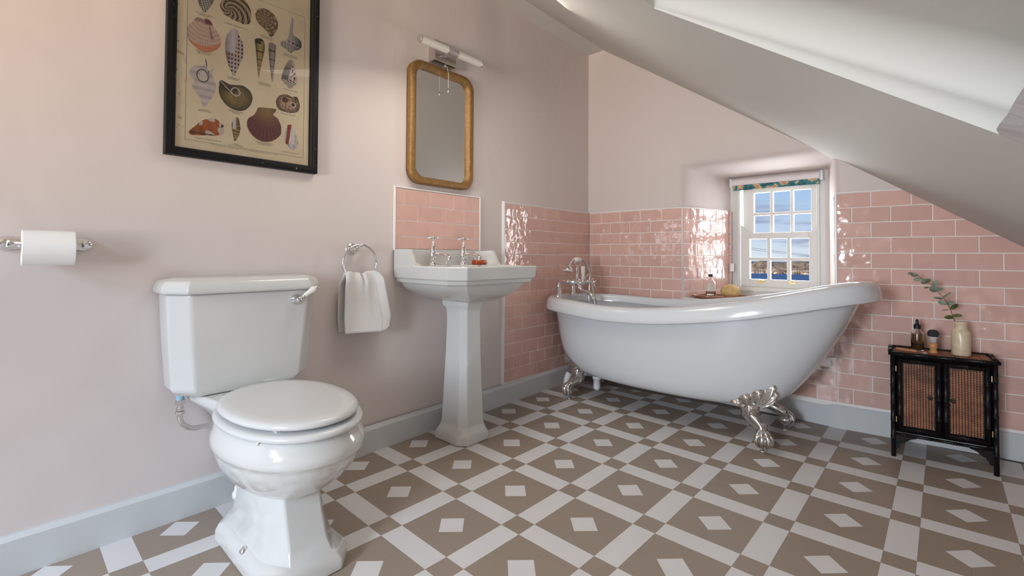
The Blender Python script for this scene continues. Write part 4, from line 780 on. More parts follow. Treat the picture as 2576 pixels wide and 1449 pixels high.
for y, nm in ((-1.539, 'left chrome crosshead tap on the basin, farther from the soap'), (-1.344, 'right chrome crosshead tap on the basin, beside the soap')):
    tp = thing('basin_tap', nm, 'tap', (0.10, y, 0.822), 'crosshead taps on the basin'); c0 = (0.10, y, 0.822)
    G().lathe([(0.022, 0), (0.023, 0.002), (0.020, 0.005), (0.0125, 0.012), (0.011, 0.016), (0.014, 0.024), (0.0175, 0.036), (0.019, 0.046), (0.018, 0.055), (0.0165, 0.060), (0.0175, 0.062), (0.0175, 0.066), (0.0135, 0.068)], c0, n=8 if False else 24).ob('body', 'chrome', tp, smooth=True)
    pts = catmull([(0.105, y, 0.862), (0.125, y, 0.869), (0.160, y, 0.872), (0.195, y, 0.869), (0.215, y, 0.862), (0.222, y, 0.846)], 6)
    G().tube(pts, [interp(k / (len(pts) - 1), [0, 0.15, 0.4, 0.75, 0.85, 1], [0.018, 0.0125, 0.0085, 0.009, 0.0125, 0.012]) for k in range(len(pts))], 18).ob('spout', 'chrome', tp, smooth=True)
    G().lathe([(0.0145, 0.066), (0.0150, 0.070), (0.0140, 0.073), (0.0145, 0.094), (0.012, 0.098), (0.006, 0.099), (0.0045, 0.104), (0.0045, 0.124), (0.007, 0.128)], c0, n=24).ob('bonnet', 'chrome', tp, smooth=True)
    cross((0.10, y, 0.822 + 0.131), (0, 0, 1), 0.028, par=tp)
so = thing('soap', 'small amber oval soap bar on the basin ledge behind the right tap', 'soap', (0.10, -1.228, 0.823))
G().rings([[Vector((0.10 + a * se(2 * PI * k / 32, 2.6)[0], -1.230 + b * se(2 * PI * k / 32, 2.6)[1], z)) for k in range(32)] for a, b, z in ((0.026, 0.037, 0.8225), (0.030, 0.041, 0.826), (0.030, 0.041, 0.842), (0.027, 0.038, 0.846))]).ob('soap_bar', 'soap', so, smooth=True)

# ---- splashback
spl = thing('splashback', 'pink glazed tile splashback above the basin with white edging', 'splashback', (0.006, -1.418, 1.045))
PS = lambda u, z, d: Vector((0.011 + d, u, z))
G().box((0.001, -1.692, 0.895), (0.0075, -1.142, 1.188)).ob('grout', 'grout', spl)
G().box((0.001, -1.700, 0.893), (0.013, -1.692, 1.196)).ob('edge_trim', 'trimw', spl, bevel=0.001); G().box((0.001, -1.142, 0.893), (0.013, -1.135, 1.196)).ob('edge_trim', 'trimw', spl, bevel=0.001)
G().box((0.001, -1.692, 1.189), (0.013, -1.142, 1.196)).ob('edge_trim', 'trimw', spl, bevel=0.001)
jS = lambda r: ([-1.642, -1.488, -1.335, -1.182] if r % 2 == 0 else [-1.564, -1.412, -1.259])
tile_wall(spl, PS, -1.690, -1.144, 1.1885, 4, jS, cut=(0, -1, -0.900))

# ---- mirror
mir = thing('mirror', 'rounded rectangular mirror in hammered antique gold frame above the basin', 'mirror', (0.01, -1.424, 1.52))
def rrect(y0, y1, z0, z1, r, x, n=9):
    out = []
    for cy, cz, a0 in ((y1 - r, z1 - r, 0), (y0 + r, z1 - r, PI / 2), (y0 + r, z0 + r, PI), (y1 - r, z0 + r, 1.5 * PI)):
        for k in range(n): a = a0 + PI / 2 * k / (n - 1); out.append(Vector((x, cy + r * math.cos(a), cz + r * math.sin(a))))
    return out
YO0, YO1, ZO0, ZO1 = -1.632, -1.214, 1.218, 1.828
def mring(i, x): r = 0.072 - i * 0.62; return rrect(YO0 + i, YO1 - i, ZO0 + i, ZO1 - i, max(r, 0.04), x)
def tilt(p): return Vector((p.x + (p.z - 1.218) * 0.0, p.y, p.z))
G().rings([mring(0.002, 0.004), mring(0.0, 0.012), mring(0.0, 0.030), mring(0.003, 0.036), mring(0.009, 0.039), mring(0.022, 0.039), mring(0.032, 0.037), mring(0.036, 0.032), mring(0.037, 0.016)], False, False).ob('frame', 'gold', mir, smooth=True, sub=0)
G().rings([mring(0.0365, 0.0165), mring(0.038, 0.0165)], False, True).ob('glass', 'mirror', mir)
G().rings([mring(0.001, 0.0035), mring(0.03, 0.0035)], False, True).ob('backing', 'black', mir)

# ---- wall lamp
lp = thing('wall_lamp', 'chrome wall lamp with opal glass tube above the mirror', 'lamp', (0.0, -1.43, 1.90))
G().box((0.001, -1.498, 1.846), (0.050, -1.358, 1.950)).ob('back_box', 'steel', lp, bevel=0.0015)
cyl = G().lathe([(0.0205, 0), (0.0205, 0.068)], (0.100, -1.464, 1.892), (0, 1, 0), 32).ob('centre_sleeve', 'chrome', lp, bevel=0.001)
G().lathe([(0.0190, 0), (0.0190, 0.392)], (0.100, -1.625, 1.892), (0, 1, 0), 32).ob('glass_tube', 'tube', lp, bevel=0.001)
for y in (-1.632, -1.236): G().lathe([(0.0198, 0), (0.0198, 0.008)], (0.100, y, 1.892), (0, 1, 0), 32).ob('end_cap', 'chrome', lp, bevel=0.0008)
G().tube([(0.048, -1.43, 1.892), (0.085, -1.43, 1.892)], 0.008, 16).tube([(0.050, -1.447, 1.882), (0.090, -1.443, 1.882)], 0.003, 10).ob('arm', 'chrome', lp, smooth=True)
G().lathe([(0.011, 0), (0.011, 0.012)], (0.049, -1.43, 1.892), (1, 0, 0), 24).ob('arm_rose', 'chrome', lp)
pc = empty('pull_cord', (0.040, -1.425, 1.84)); setparent(pc, lp)
G().ball((0.026, -1.412, 1.844), 0.004, 8).tube([(0.026, -1.412, 1.846), (0.043, -1.412, 1.835), (0.052, -1.412, 1.80), (0.052, -1.412, 1.722)], 0.0011, 6).ob('cord', 'cord', pc, smooth=True)
G().lathe([(0.002, 0), (0.003, 0.002), (0.003, 0.022), (0.0015, 0.024)], (0.052, -1.412, 1.700), n=12).ob('cord_weight', 'steel', pc, smooth=True)

# ---- towel ring and hand towel
tr = thing('towel_ring', 'round chrome towel ring on the pink wall between toilet and basin', 'towel ring', (0.02, -1.92, 0.894))
G().lathe([(0.027, 0.006), (0.027, 0.012), (0.022, 0.016), (0.016, 0.018), (0.014, 0.026), (0.008, 0.032), (0.008, 0.050), (0.010, 0.056)], (0.0, -1.918, 0.894), (1, 0, 0), 28).ob('wall_rose', 'chrome', tr, smooth=True)
G().tube([(0.050, -1.918, 0.896), (0.060, -1.905, 0.908)], 0.006, 12).ball((0.060, -1.898, 0.911), 0.0085, 14).ob('ring_joint', 'chrome', tr, smooth=True)
G().tube([Vector((0.060, -1.901 + 0.0795 * math.cos(a), 0.833 + 0.0795 * math.sin(a))) for a in [2 * PI * k / 60 for k in range(60)]], 0.0042, 12, closed=True).ob('ring', 'chrome', tr, smooth=True)
def towel():
    v = []; f = []; nu, nv = 48, 44
    def P(u, w_, back):
        # u 0..1 left-right, w_ 0 top .. 1 bottom
        zt = 0.7945 + 0.004 * math.sin(u * 9) - 0.030 * math.exp(-((u - 0.50) / 0.030) ** 2) * 1.0 - 0.006 * math.exp(-((u - 0.27) / 0.05) ** 2)
        ztop_ = zt if w_ < 0.5 or True else 0
        yl = interp(w_, [0, 0.3, 0.75, 1], [-1.978, -1.984, -1.983, -1.976]); yr = interp(w_, [0, 0.12, 0.4, 0.8, 1], [-1.822, -1.800, -1.785, -1.760, -1.768])
        y = yl + (yr - yl) * u; z = zt + (interp(u, [0, 0.7, 0.93, 1], [0.541, 0.534, 0.535, 0.552]) - zt) * w_
        fold = 0.010 * math.sin(u * 13 + 1.0) * (1 - w_) ** 1.5 + 0.016 * math.exp(-((u - 0.50) / 0.05) ** 2) * -(1 - w_) ** 3 + 0.004 * math.sin(u * 6 + w_ * 3)
        x = 0.068 + 0.010 * math.sin(min(1, w_ * 6) * PI / 2) + fold - (0.045 if back else 0) * min(1, w_ * 5)
        return Vector((x, y - (0.006 if back else 0), z + (0.004 if back and w_ > 0.5 else 0)))
    for back in (0, 1):
        b0 = len(v)
        for i in range(nu + 1):
            for j in range(nv + 1): v.append(P(i / nu, j / nv, back))
        for i in range(nu):
            for j in range(nv): f.append(tuple(b0 + k for k in (i * (nv + 1) + j, (i + 1) * (nv + 1) + j, (i + 1) * (nv + 1) + j + 1, i * (nv + 1) + j + 1)))
    n1_ = (nu + 1) * (nv + 1)
    for i in range(nu): f.append((i * (nv + 1), n1_ + i * (nv + 1), n1_ + (i + 1) * (nv + 1), (i + 1) * (nv + 1)))
    o = ob('hand_towel', v, f, 'towel', None, smooth=True); s = o.modifiers.new('sol', 'SOLIDIFY'); s.thickness = 0.005; s.offset = 0
    tag(o, 'white terry hand towel hanging through the chrome ring', 'towel')
    # stitched fold line down the right third, and bottom hem
    pts = [P(interp(k / 20, [0, 1], [0.80, 0.78]), k / 20, 0) + Vector((0.0035, 0, 0)) for k in range(21)]
    G().tube(pts, 0.0013, 6).ob('fold_seam', 'towel', o)
    pts = [P(k / 20, 0.965, 0) + Vector((0.0030, 0, 0)) for k in range(21)]
    G().tube(pts, 0.0010, 6).ob('hem', 'towel', o)
towel()

# ================================================================== FRAMED SHELL PRINT (positions in millimetres on the sheet)
SH = {
'calliostoma':[(42,505),(39,529),(46,554),(64,570),(83,570),(91,551),(88,520),(79,496),(70,480),(62,468),(55,476),(47,488)],
'turbo':[(110,507),(110,525),(122,547),(145,563),(173,568),(194,559),(207,536),(210,515),(208,489),(191,476),(175,476),(154,478),(134,483),(119,490)],
'caracollus':[(224,520),(226,537),(236,552),(253,560),(276,559),(294,547),(304,525),(304,503),(295,481),(281,462),(273,466),(261,481),(246,489),(233,500)],
'pectinidae':[(13,388),(15,408),(27,423),(34,438),(44,446),(59,446),(65,450),(74,451),(83,444),(89,431),(105,413),(113,390),(109,366),(94,348),(76,336),(50,336),(26,351),(15,368)],
'scaphella':[(151,447),(165,446),(171,428),(182,409),(186,383),(185,356),(175,325),(165,296),(156,276),(147,290),(137,314),(131,338),(127,368),(128,399),(135,424)],
'duplicaria_a':[(224,433),(238,442),(251,442),(259,421),(256,392),(250,358),(244,324),(239,293),(235,321),(232,352),(229,384),(226,410)],
'duplicaria_b':[(272,433),(282,441),(298,435),(298,411),(296,372),(292,333),(287,290),(281,325),(276,366),(273,403)],
'haustellum':[(357,567),(362,554),(361,524),(362,500),(374,495),(391,486),(396,468),(389,451),(370,439),(353,424),(337,433),(316,443),(318,458),(336,469),(345,489),(349,515),(353,541)],
'archon':[(349,396),(363,398),(371,376),(378,344),(381,316),(367,297),(353,286),(339,294),(327,305),(321,313),(324,338),(335,370)],
'tonna':[(302,218),(305,235),(319,251),(344,259),(361,254),(380,259),(390,239),(392,220),(383,201),(361,191),(336,190),(317,193),(307,202)],
'scallop':[(242,184),(281,191),(303,192),(301,182),(293,168),(309,158),(320,137),(323,120),(321,99),(305,79),(279,63),(248,61),(222,75),(205,99),(202,120),(207,137),(225,153),(234,171)],
'mulhari':[(346,140),(360,144),(369,132),(379,110),(388,85),(385,62),(368,47),(352,54),(337,73),(334,96),(339,121)],
'latiaxis':[(68,312),(73,294),(73,277),(82,274),(93,289),(89,273),(92,248),(100,228),(98,206),(89,182),(78,162),(66,140),(58,157),(51,177),(38,190),(30,209),(37,224),(27,238),(21,249),(26,267),(44,281),(62,286),(67,299)],
'ammonite':[(110,227),(112,249),(123,250),(142,244),(162,246),(186,250),(209,238),(219,215),(214,189),(200,168),(180,157),(155,157),(132,169),(116,189),(110,209)],
'amarathrum':[(23,51),(43,76),(61,96),(83,108),(94,112),(108,107),(125,95),(127,78),(127,63),(110,54),(73,47),(44,43),(28,42)],
'lyria':[(167,131),(174,128),(178,111),(180,89),(175,65),(163,43),(157,62),(153,88),(152,105),(158,120)],
}
CEN= {'turbo': (136, 508), 'caracollus': (256, 523), 'ammonite': (173, 206), 'pectinidae': (64, 443), 'scallop': (268, 184)}
TX=[
(60,461,52,'CALLIOSTOMA\nVINOSUM'),
(161,459,74,'TURBO SAMARTICUS'),
(264,454,50,'CARACOLLUS\nSAGEMON'),
(62,329,46,'PECTINIDAE\nBIVALVIA'),
(155,267,43,'SCAPHELLA\nJUNONIA'),
(261,276,45,'DUPLICARIA\nDUPLICATA'),
(353,412,54,'HAUSTELLUM\nCHETOSTOMA'),
(354,278,58,'CONUS ARCHON'),
(348,182,55,'TONNA PERDIX'),
(67,131,40,'LATIAXIS\nJAPONICUS'),
(166,148,47,'PERINOSTRA\nMINOR'),
(79,34,79,'CONUS AMARATHRUM'),
(167,32,47,'LYRIA\nCLOVERIANA'),
(262,52,59,'MIMACHLAMYS\nCLOACATA'),
(358,35,62,'CONUS MULHARI'),
(204,18,222,"LE MUSÉE D'HISTOIRE NATUREL, RUE DE SAN SEBASTIAN, 64200 BIARRITZ, FRANCE"),
]

pos = thing('framed_print', 'black framed vintage seashell chart hanging above the toilet', 'picture', (0.03, -2.34, 1.55))
FX0, FX1 = 0.024, 0.052
YA, YB, ZA, ZB = -2.596, -2.090, 1.194, 1.950
def frect(i, x): return [Vector((x, YA + i, ZA + i)), Vector((x, YB - i, ZA + i)), Vector((x, YB - i, ZB - i)), Vector((x, YA + i, ZB - i))]
for k, nm in enumerate(('frame_bottom', 'frame_right', 'frame_top', 'frame_left')):
    rr = [(0.0, FX0), (0.0, 0.050), (0.003, FX1), (0.016, FX1), (0.018, 0.048), (0.024, 0.048), (0.028, 0.043), (0.031, 0.034), (0.031, FX0)]
    a = [frect(i, x)[k] for i, x in rr]; b = [frect(i, x)[(k + 1) % 4] for i, x in rr]
    G().rings([a, b]).ob(nm, 'framewood', pos, bevel=0.0012)
G().box((0.026, YA + 0.028, ZA + 0.028), (0.0335, YB - 0.028, ZB - 0.028)).ob('paper', 'oldpaper', pos)
def SM(a, b, x=0.034): return Vector((x, -2.55 + a / 1000, 1.23 + b / 1000))
# fine printed border
g = G(); bx0, bx1, bz0, bz1 = 12, 409, 22.5, 585
for a, b, c_, d in ((bx0, bz0, bx1, bz0 + 0.8), (bx0, bz1, bx1, bz1 + 0.8), (bx0, bz0, bx0 + 0.8, bz1), (bx1 - 0.8, bz0, bx1, bz1)): g.add([SM(a, b), SM(c_, b), SM(c_, d), SM(a, d)], [(0, 1, 2, 3)])
g.ob('printed_border', 'ink', pos)
def mixc(a, b, t): t = max(0, min(1, t)); return tuple(p + (q - p) * t for p, q in zip(a, b))
def hsh(i, j): return (math.sin(i * 127.1 + j * 311.7) * 43758.5453) % 1
DK = (0.03, 0.025, 0.022); CRM = (0.50, 0.40, 0.26); WHT = (0.62, 0.57, 0.52)
def col_shell(k, u, v, bb):
    x0, x1, y0, y1 = bb; cx, cy = (x0 + x1) / 2, (y0 + y1) / 2; nu = (u - cx) / ((x1 - x0) / 2); nv = (v - cy) / ((y1 - y0) / 2)
    r0 = math.hypot(nu, nv)
    def polar_(c, sx=1.0): a = math.atan2(v - c[1], (u - c[0]) * sx); r = math.hypot((u - c[0]) * sx, v - c[1]); return a, r
    if k == 'calliostoma':
        i, j = int((v + 0.3 * u) / 6), int((u - 0.5 * v) / 5); return mixc((0.05, 0.055, 0.05), (0.50, 0.46, 0.38), 0.9 if (i + j) % 2 and abs(nu) < 0.6 else 0.12 + 0.2 * hsh(i, j))
    if k == 'turbo':
        a, r = polar_(CEN[k]); s = math.sin(a * 1.0 * 6 + r * 0.28 + 2.2 * math.log(r + 1)); rib = math.sin(r * 0.9 + a * 2.0)
        c = mixc((0.42, 0.29, 0.17), DK, 0.5 + 0.5 * math.tanh(3 * s)); return mixc(c, (0.55, 0.45, 0.30), 0.6 if rib > 0.75 else 0)
    if k == 'caracollus':
        a, r = polar_(CEN[k]); t = (math.log(r + 2) * 3.1 - a / (2 * PI) * 1.15) % 1.0
        c = mixc((0.52, 0.40, 0.24), (0.22, 0.11, 0.06), 0.5 + 0.5 * math.sin(a * 11) * math.sin(t * PI)); return mixc(c, DK, 1 if (t < 0.12 or t > 0.93) else 0.15)
    if k == 'pectinidae':
        a, r = polar_(CEN[k]); c = mixc((0.52, 0.36, 0.27), (0.66, 0.52, 0.42), 0.5 + 0.5 * math.sin(a * 70)); c = mixc(c, (0.36, 0.14, 0.09), 0.75 if (r % 13.5) < 1.6 else 0)
        if v > 432: c = (0.36, 0.22, 0.20) if u < 64 else (0.20, 0.06, 0.08)
        if r > 70 + 22 * math.sin(-a * 1.0 - 0.6): c = (0.62, 0.24, 0.14)
        if abs(u - 74 - (443 - v) * 0.22) < (443 - v) * 0.10 and r < 62: c = mixc(c, (0.20, 0.15, 0.11), 0.7)
        return mixc(c, (0.30, 0.10, 0.06), max(0, r0 - 0.93) * 4)
    if k == 'scaphella':
        base = mixc((0.50, 0.44, 0.40), (0.12, 0.09, 0.10), max(0, -nu - 0.25) * 1.3 + max(0, nu - 0.7) * 1.6)
        if v > 360 and nu < 0.35 - (447 - v) * 0.003: base = mixc((0.62, 0.57, 0.56), (0.30, 0.24, 0.25), abs(nu + 0.15) * 1.2)
        else:
            i, j = v / 14.5, (u) / 10.5
            if (i % 1) < 0.55 and (j % 1) < 0.5 and abs(nu) < 0.9: base = (0.11, 0.035, 0.03)
        return base
    if k in ('duplicaria_a', 'duplicaria_b'):
        band = (math.log(max(1, v - 280)) * 3.3) % 1 if k == 'duplicaria_b' else (math.log(max(1, v - 285)) * 3.0) % 1
        base = (0.42, 0.29, 0.11) if k == 'duplicaria_a' else (0.36, 0.30, 0.28); w_ = 0.25 + 0.75 * (v - y0) / (y1 - y0)
        ax = (u - (239 + (v - 293) * 0.035 if k == 'duplicaria_a' else 287)) / (18 * w_ + 1); c = mixc(base, (0.06, 0.045, 0.035), min(1, abs(ax) ** 1.5 + (0.75 if band < 0.14 else 0)))
        if v > y1 - 22 and ax < 0.1: c = (0.05, 0.045, 0.03) if k == 'duplicaria_a' else (0.30, 0.22, 0.22)
        return c
    if k == 'haustellum':
        c = mixc((0.42, 0.38, 0.36), (0.08, 0.07, 0.075), max(0, nu * 1.1 + 0.05) if v < 500 else max(0, (u - 356) / 10))
        if v < 462 and int(u / 6) % 2: c = mixc(c, DK, 0.35)
        if abs(v - 466 + (u - 355) * 0.2) < 4 and int(u / 5) % 3 == 0: c = DK
        return mixc(c, WHT, 0.7 if abs(v - 461 + (u - 355) * 0.2) < 1.3 else 0)
    if k == 'archon':
        n_ = math.sin(u * 0.33 + 2 * math.sin(v * 0.12)) * math.sin(v * 0.19 + 1.5 * math.sin(u * 0.2)); c = (0.34, 0.10, 0.035) if n_ > 0.28 else (0.66, 0.60, 0.55)
        if n_ > 0.6: c = (0.10, 0.035, 0.02)
        if n_ < 0.2 and hsh(int(u / 2.2), int(v / 2.2)) > 0.8: c = (0.30, 0.16, 0.12)
        if v < 312: c = (0.64, 0.57, 0.50) if (v + 0.3 * u) % 7 > 3 else (0.08, 0.05, 0.04)
        if nu < -0.35 + (v - 300) * 0.008 and v > 315: c = mixc((0.12, 0.11, 0.10), (0.40, 0.35, 0.27), max(0, (v - 350) / 45))
        return c
    if k == 'tonna':
        c = mixc((0.46, 0.31, 0.17), (0.07, 0.04, 0.035), max(0, r0 - 0.55) * 2.0); c = mixc(c, (0.07, 0.035, 0.03), 0.8 if hsh(int(u / 4), int(v / 4)) > 0.72 else 0)
        if math.hypot(u - 336, (v - 236) * 1.1) < 11: c = (0.10, 0.03, 0.03)
        if math.hypot(u - 366, v - 224) < 7: c = (0.03, 0.025, 0.02)
        if abs(math.hypot(u - 366, v - 224) - 9) < 1.5: c = WHT
        return c
    if k == 'scallop':
        a, r = polar_(CEN[k]); s = 0.5 + 0.5 * math.sin(a * 44); c = mixc((0.30, 0.17, 0.06), (0.17, 0.055, 0.055), (r - 25) / 45); c = mixc(c, (0.08, 0.03, 0.035), s * 0.6)
        if v > 168: c = mixc((0.24, 0.15, 0.08), (0.10, 0.06, 0.04), 0.5 + 0.5 * math.sin(u * 1.2)) if u > 280 or u < 250 else c
        return mixc(c, (0.34, 0.20, 0.07), 0.4 * max(0, 1 - r / 40))
    if k == 'mulhari':
        c = (0.66, 0.62, 0.60); e_ = 351 + (v - 95) * 0.10
        if abs(nu) > 0.45 or v < 70: c = mixc(c, (0.22, 0.17, 0.17), 0.75 if hsh(int((u + 3 * math.sin(v * 0.5)) / 2.2), int(v / 1.6)) > 0.66 else 0.1)
        if -9 < u - e_ < 4 + (v - 100) * 0.04 and v > 65: c = (0.26, 0.045, 0.03)
        return c
    if k == 'latiaxis':
        c = mixc((0.62, 0.55, 0.52), (0.33, 0.26, 0.25), 0.55 * (0.5 + 0.5 * math.sin(v * 0.25 + 0.6)) ** 2); c = mixc(c, (0.30, 0.24, 0.23), 0.45 if math.sin(math.atan2(v - 235, u - 65) * 60) > 0.5 and r0 > 0.35 and v > 170 else 0)
        if abs(math.hypot(u - 60, (v - 250) * 0.8) - 17) < 1.8 or abs(u - 72 + (v - 290) * 0.25) < 1.6 and v > 262: c = (0.12, 0.10, 0.09)
        if math.hypot(u - 61, (v - 248) * 0.8) < 12: c = (0.60, 0.54, 0.48)
        return c
    if k == 'ammonite':
        a, r = polar_(CEN[k]); c = mixc((0.32, 0.22, 0.06), (0.05, 0.05, 0.04), (r0 - 0.35) * 1.5); c = mixc(c, (0.04, 0.035, 0.025), 0.45 if math.sin(a * 52 + r * 0.12) > 0.3 else 0)
        if r < 24: t = (math.log(r + 1.2) * 2.6 - a / (2 * PI)) % 1; c = mixc((0.30, 0.20, 0.08), (0.06, 0.045, 0.03), 1 if t < 0.25 else 0.1)
        if v > 215 + abs(u - 150) * 0.1 and 122 < u < 168 and v < 250 - (u - 122) * 0.12: c = (0.085, 0.045, 0.035)
        if abs((v - 244) + (u - 118) * 0.92) < 1.6 and u < 158 or abs(math.hypot(u - 163, v - 222) - 14) < 1.5: c = (0.62, 0.58, 0.52)
        return c
    if k == 'amarathrum':
        n_ = math.sin(u * 0.085 + 0.6) * math.sin(v * 0.11 - 0.5 + u * 0.03); white = n_ > 0.35 and u > 52
        c = mixc((0.46, 0.12, 0.03), (0.11, 0.05, 0.03), abs(math.sin(u * 0.11 + v * 0.02)) * (0.3 + max(0, -nv) * 0.5))
        if math.sin(u * 0.9 + v * 0.3) > 0.4 and u < 62: c = mixc(c, DK, 0.35)
        if white or u > 112: c = (0.58, 0.48, 0.40)
        if abs(v - 52 + (u - 60) * 0.02) < 1.8 or (u > 118 and abs(v - 80 - (u - 112)) < 5): c = (0.08, 0.04, 0.03)
        return c
    if k == 'lyria':
        c = mixc((0.24, 0.13, 0.055), (0.05, 0.035, 0.03), abs(nu) ** 1.6); 
        if any(abs(v - z) < 1.4 for z in (100, 86, 74, 64, 57)): c = (0.50, 0.37, 0.20)
        if v > 88 and nu < 0.1: c = (0.60, 0.56, 0.54) if abs(nu + 0.35) < 0.38 else (0.10, 0.06, 0.04)
        return c
    return (0.3, 0.2, 0.1)
def inside(P, x, y):
    r = False
    for i in range(len(P)):
        a, b = P[i], P[i - 1]
        if (a[1] > y) != (b[1] > y) and x < (b[0] - a[0]) * (y - a[1]) / (b[1] - a[1]) + a[0]: r = not r
    return r
STEP = 1.1
for key, pts in SH.items():
    pl = [(p.x, p.y) for p in catmull([(a, b, 0) for a, b in pts], 5, closed=True)]; xs = [p[0] for p in pl]; ys_ = [p[1] for p in pl]; bb = (min(xs), max(xs), min(ys_), max(ys_))
    idx = {}; vv = []; ff = []; cc = []
    nx_ = int((bb[1] - bb[0]) / STEP) + 1; ny_ = int((bb[3] - bb[2]) / STEP) + 1
    def vid(i, j):
        if (i, j) not in idx: idx[(i, j)] = len(vv); vv.append(SM(bb[0] + i * STEP, bb[2] + j * STEP, 0.0338))
        return idx[(i, j)]
    for i in range(nx_):
        for j in range(ny_):
            if inside(pl, bb[0] + (i + .5) * STEP, bb[2] + (j + .5) * STEP):
                ff.append((vid(i, j), vid(i + 1, j), vid(i + 1, j + 1), vid(i, j + 1))); cc.append(col_shell(key, bb[0] + (i + .5) * STEP, bb[2] + (j + .5) * STEP, bb))
    me = bpy.data.meshes.new('printed_shell'); me.from_pydata([tuple(p) for p in vv], [], ff)
    ca_ = me.color_attributes.new('Col', 'FLOAT_COLOR', 'CORNER'); flat = []
    for c in cc: flat += [*c, 1.0] * 4
    ca_.data.foreach_set('color', flat); me.materials.append(M['print']); o = bpy.data.objects.new('printed_shell', me); COL.objects.link(o); setparent(o, pos)
for a, b, w_, t in TX:
    lines = t.split(chr(10)); h_ = 4.2 if len(lines) == 1 else 10.5
    if w_ > 150: h_ = 3.6
    text_mesh('printed_caption', t, lambda u, v_: SM(a, b, 0.0339) + Vector((0, u, v_)), w_ / 1000, h_ / 1000, 'ink', pos)
text_mesh('printed_title', 'COQUILLES', lambda u, v_: SM(206, 604, 0.0339) + Vector((0, u, v_)), 0.128, 0.020, 'ink', pos)
G().box((0.0365, YA + 0.029, ZA + 0.029), (0.0380, YB - 0.029, ZB - 0.029)).ob('glazing', 'pane', pos)

# ================================================================== BAMBOO CABINET
CA, CB_ = Vector((1.7341, -0.2832, 0)), math.radians(7.1)
cu_, cv_ = Vector((math.cos(CB_), math.sin(CB_), 0)), Vector((-math.sin(CB_ - 0.075), math.cos(CB_ - 0.075), 0))
def K(u, v, z): return CA + cu_ * u + cv_ * v + Vector((0, 0, z))
cab = thing('bamboo_cabinet', 'small black bamboo cabinet with woven cane doors by the pink tiled wall', 'cabinet', tuple(K(0.16, 0.1, 0)))
CD = 0.205
def bam(name, a, b, r, nodes, par=None, n=14):
    """bamboo pole with swollen double rings at fractions along it"""
    a, b = K(*a), K(*b); L = (b - a).length; d = (b - a).normalized(); hs_ = [0, L]; pr = {0: r, L: r}
    for q in nodes:
        h = q * L
        for dh, k in ((-0.006, 1.0), (-0.0045, 1.20), (-0.0025, 1.16), (-0.0008, 0.97), (0.0008, 0.97), (0.0025, 1.16), (0.0045, 1.20), (0.006, 1.0)): pr[h + dh] = r * k
    return G().lathe([(pr[h], h) for h in sorted(pr)], a, d, n).ob(name, 'bamboo', par or cab, smooth=True)
def bx(name, u0, u1, v0, v1, z0, z1, m='bamboo', par=None, bev=0.0015):
    return G().add([K(u0, v0, z0), K(u1, v0, z0), K(u1, v1, z0), K(u0, v1, z0), K(u0, v0, z1), K(u1, v0, z1), K(u1, v1, z1), K(u0, v1, z1)], [(0, 3, 2, 1), (4, 5, 6, 7), (0, 1, 5, 4), (1, 2, 6, 5), (2, 3, 7, 6), (3, 0, 4, 7)]).ob(name, m, par or cab, bevel=bev)
CW = 0.324
for u in (0.003, CW - 0.003):
    for v_ in (0.010, CD - 0.012): bam('leg', (u, v_, 0), (u, v_, 0.440), 0.0088, (0.19, 0.36, 0.53, 0.70, 0.86))
bx('carcass', 0.010, CW - 0.010, 0.026, CD - 0.010, 0.104, 0.438, m='darkwood')
bx('side_panel', 0.003, 0.010, 0.015, CD - 0.015, 0.104, 0.438); bx('side_panel', CW - 0.010, CW - 0.003, 0.015, CD - 0.015, 0.104, 0.438)
top = empty('cabinet_top', tuple(K(0.16, 0.1, 0.448))); setparent(top, cab)
bx('top_board', -0.004, CW + 0.004, 0.004, CD - 0.002, 0.440, 0.4505, par=top)
bx('top_cane', 0.012, CW - 0.012, 0.020, CD - 0.018, 0.4500, 0.4515, m='cane', par=top)
gr_ = G()
for k in range(44):
    u = 0.014 + k * (CW - 0.028) / 43; gr_.tube([K(u, 0.020, 0.4515), K(u, CD - 0.018, 0.4515)], 0.0022, 6)
o = gr_.ob('cane_strands', 'cane', top, smooth=True); o['kind'] = 'stuff'
bam('edge_pole', (-0.012, 0.004, 0.4495), (CW + 0.012, 0.004, 0.4495), 0.0082, (0.13, 0.36, 0.60, 0.86), top)
bam('edge_pole', (-0.012, CD - 0.004, 0.4495), (CW + 0.012, CD - 0.004, 0.4495), 0.0082, (0.13, 0.36, 0.60, 0.86), top)
bam('edge_pole', (-0.004, 0.0, 0.4500), (-0.004, CD, 0.4500), 0.0084, (0.3, 0.7), top); bam('edge_pole', (CW + 0.004, 0.0, 0.4500), (CW + 0.004, CD, 0.4500), 0.0084, (0.3, 0.7), top)
bam('lower_rail', (0.008, 0.008, 0.100), (CW - 0.008, 0.008, 0.100), 0.0065, (0.10, 0.36, 0.62, 0.86))
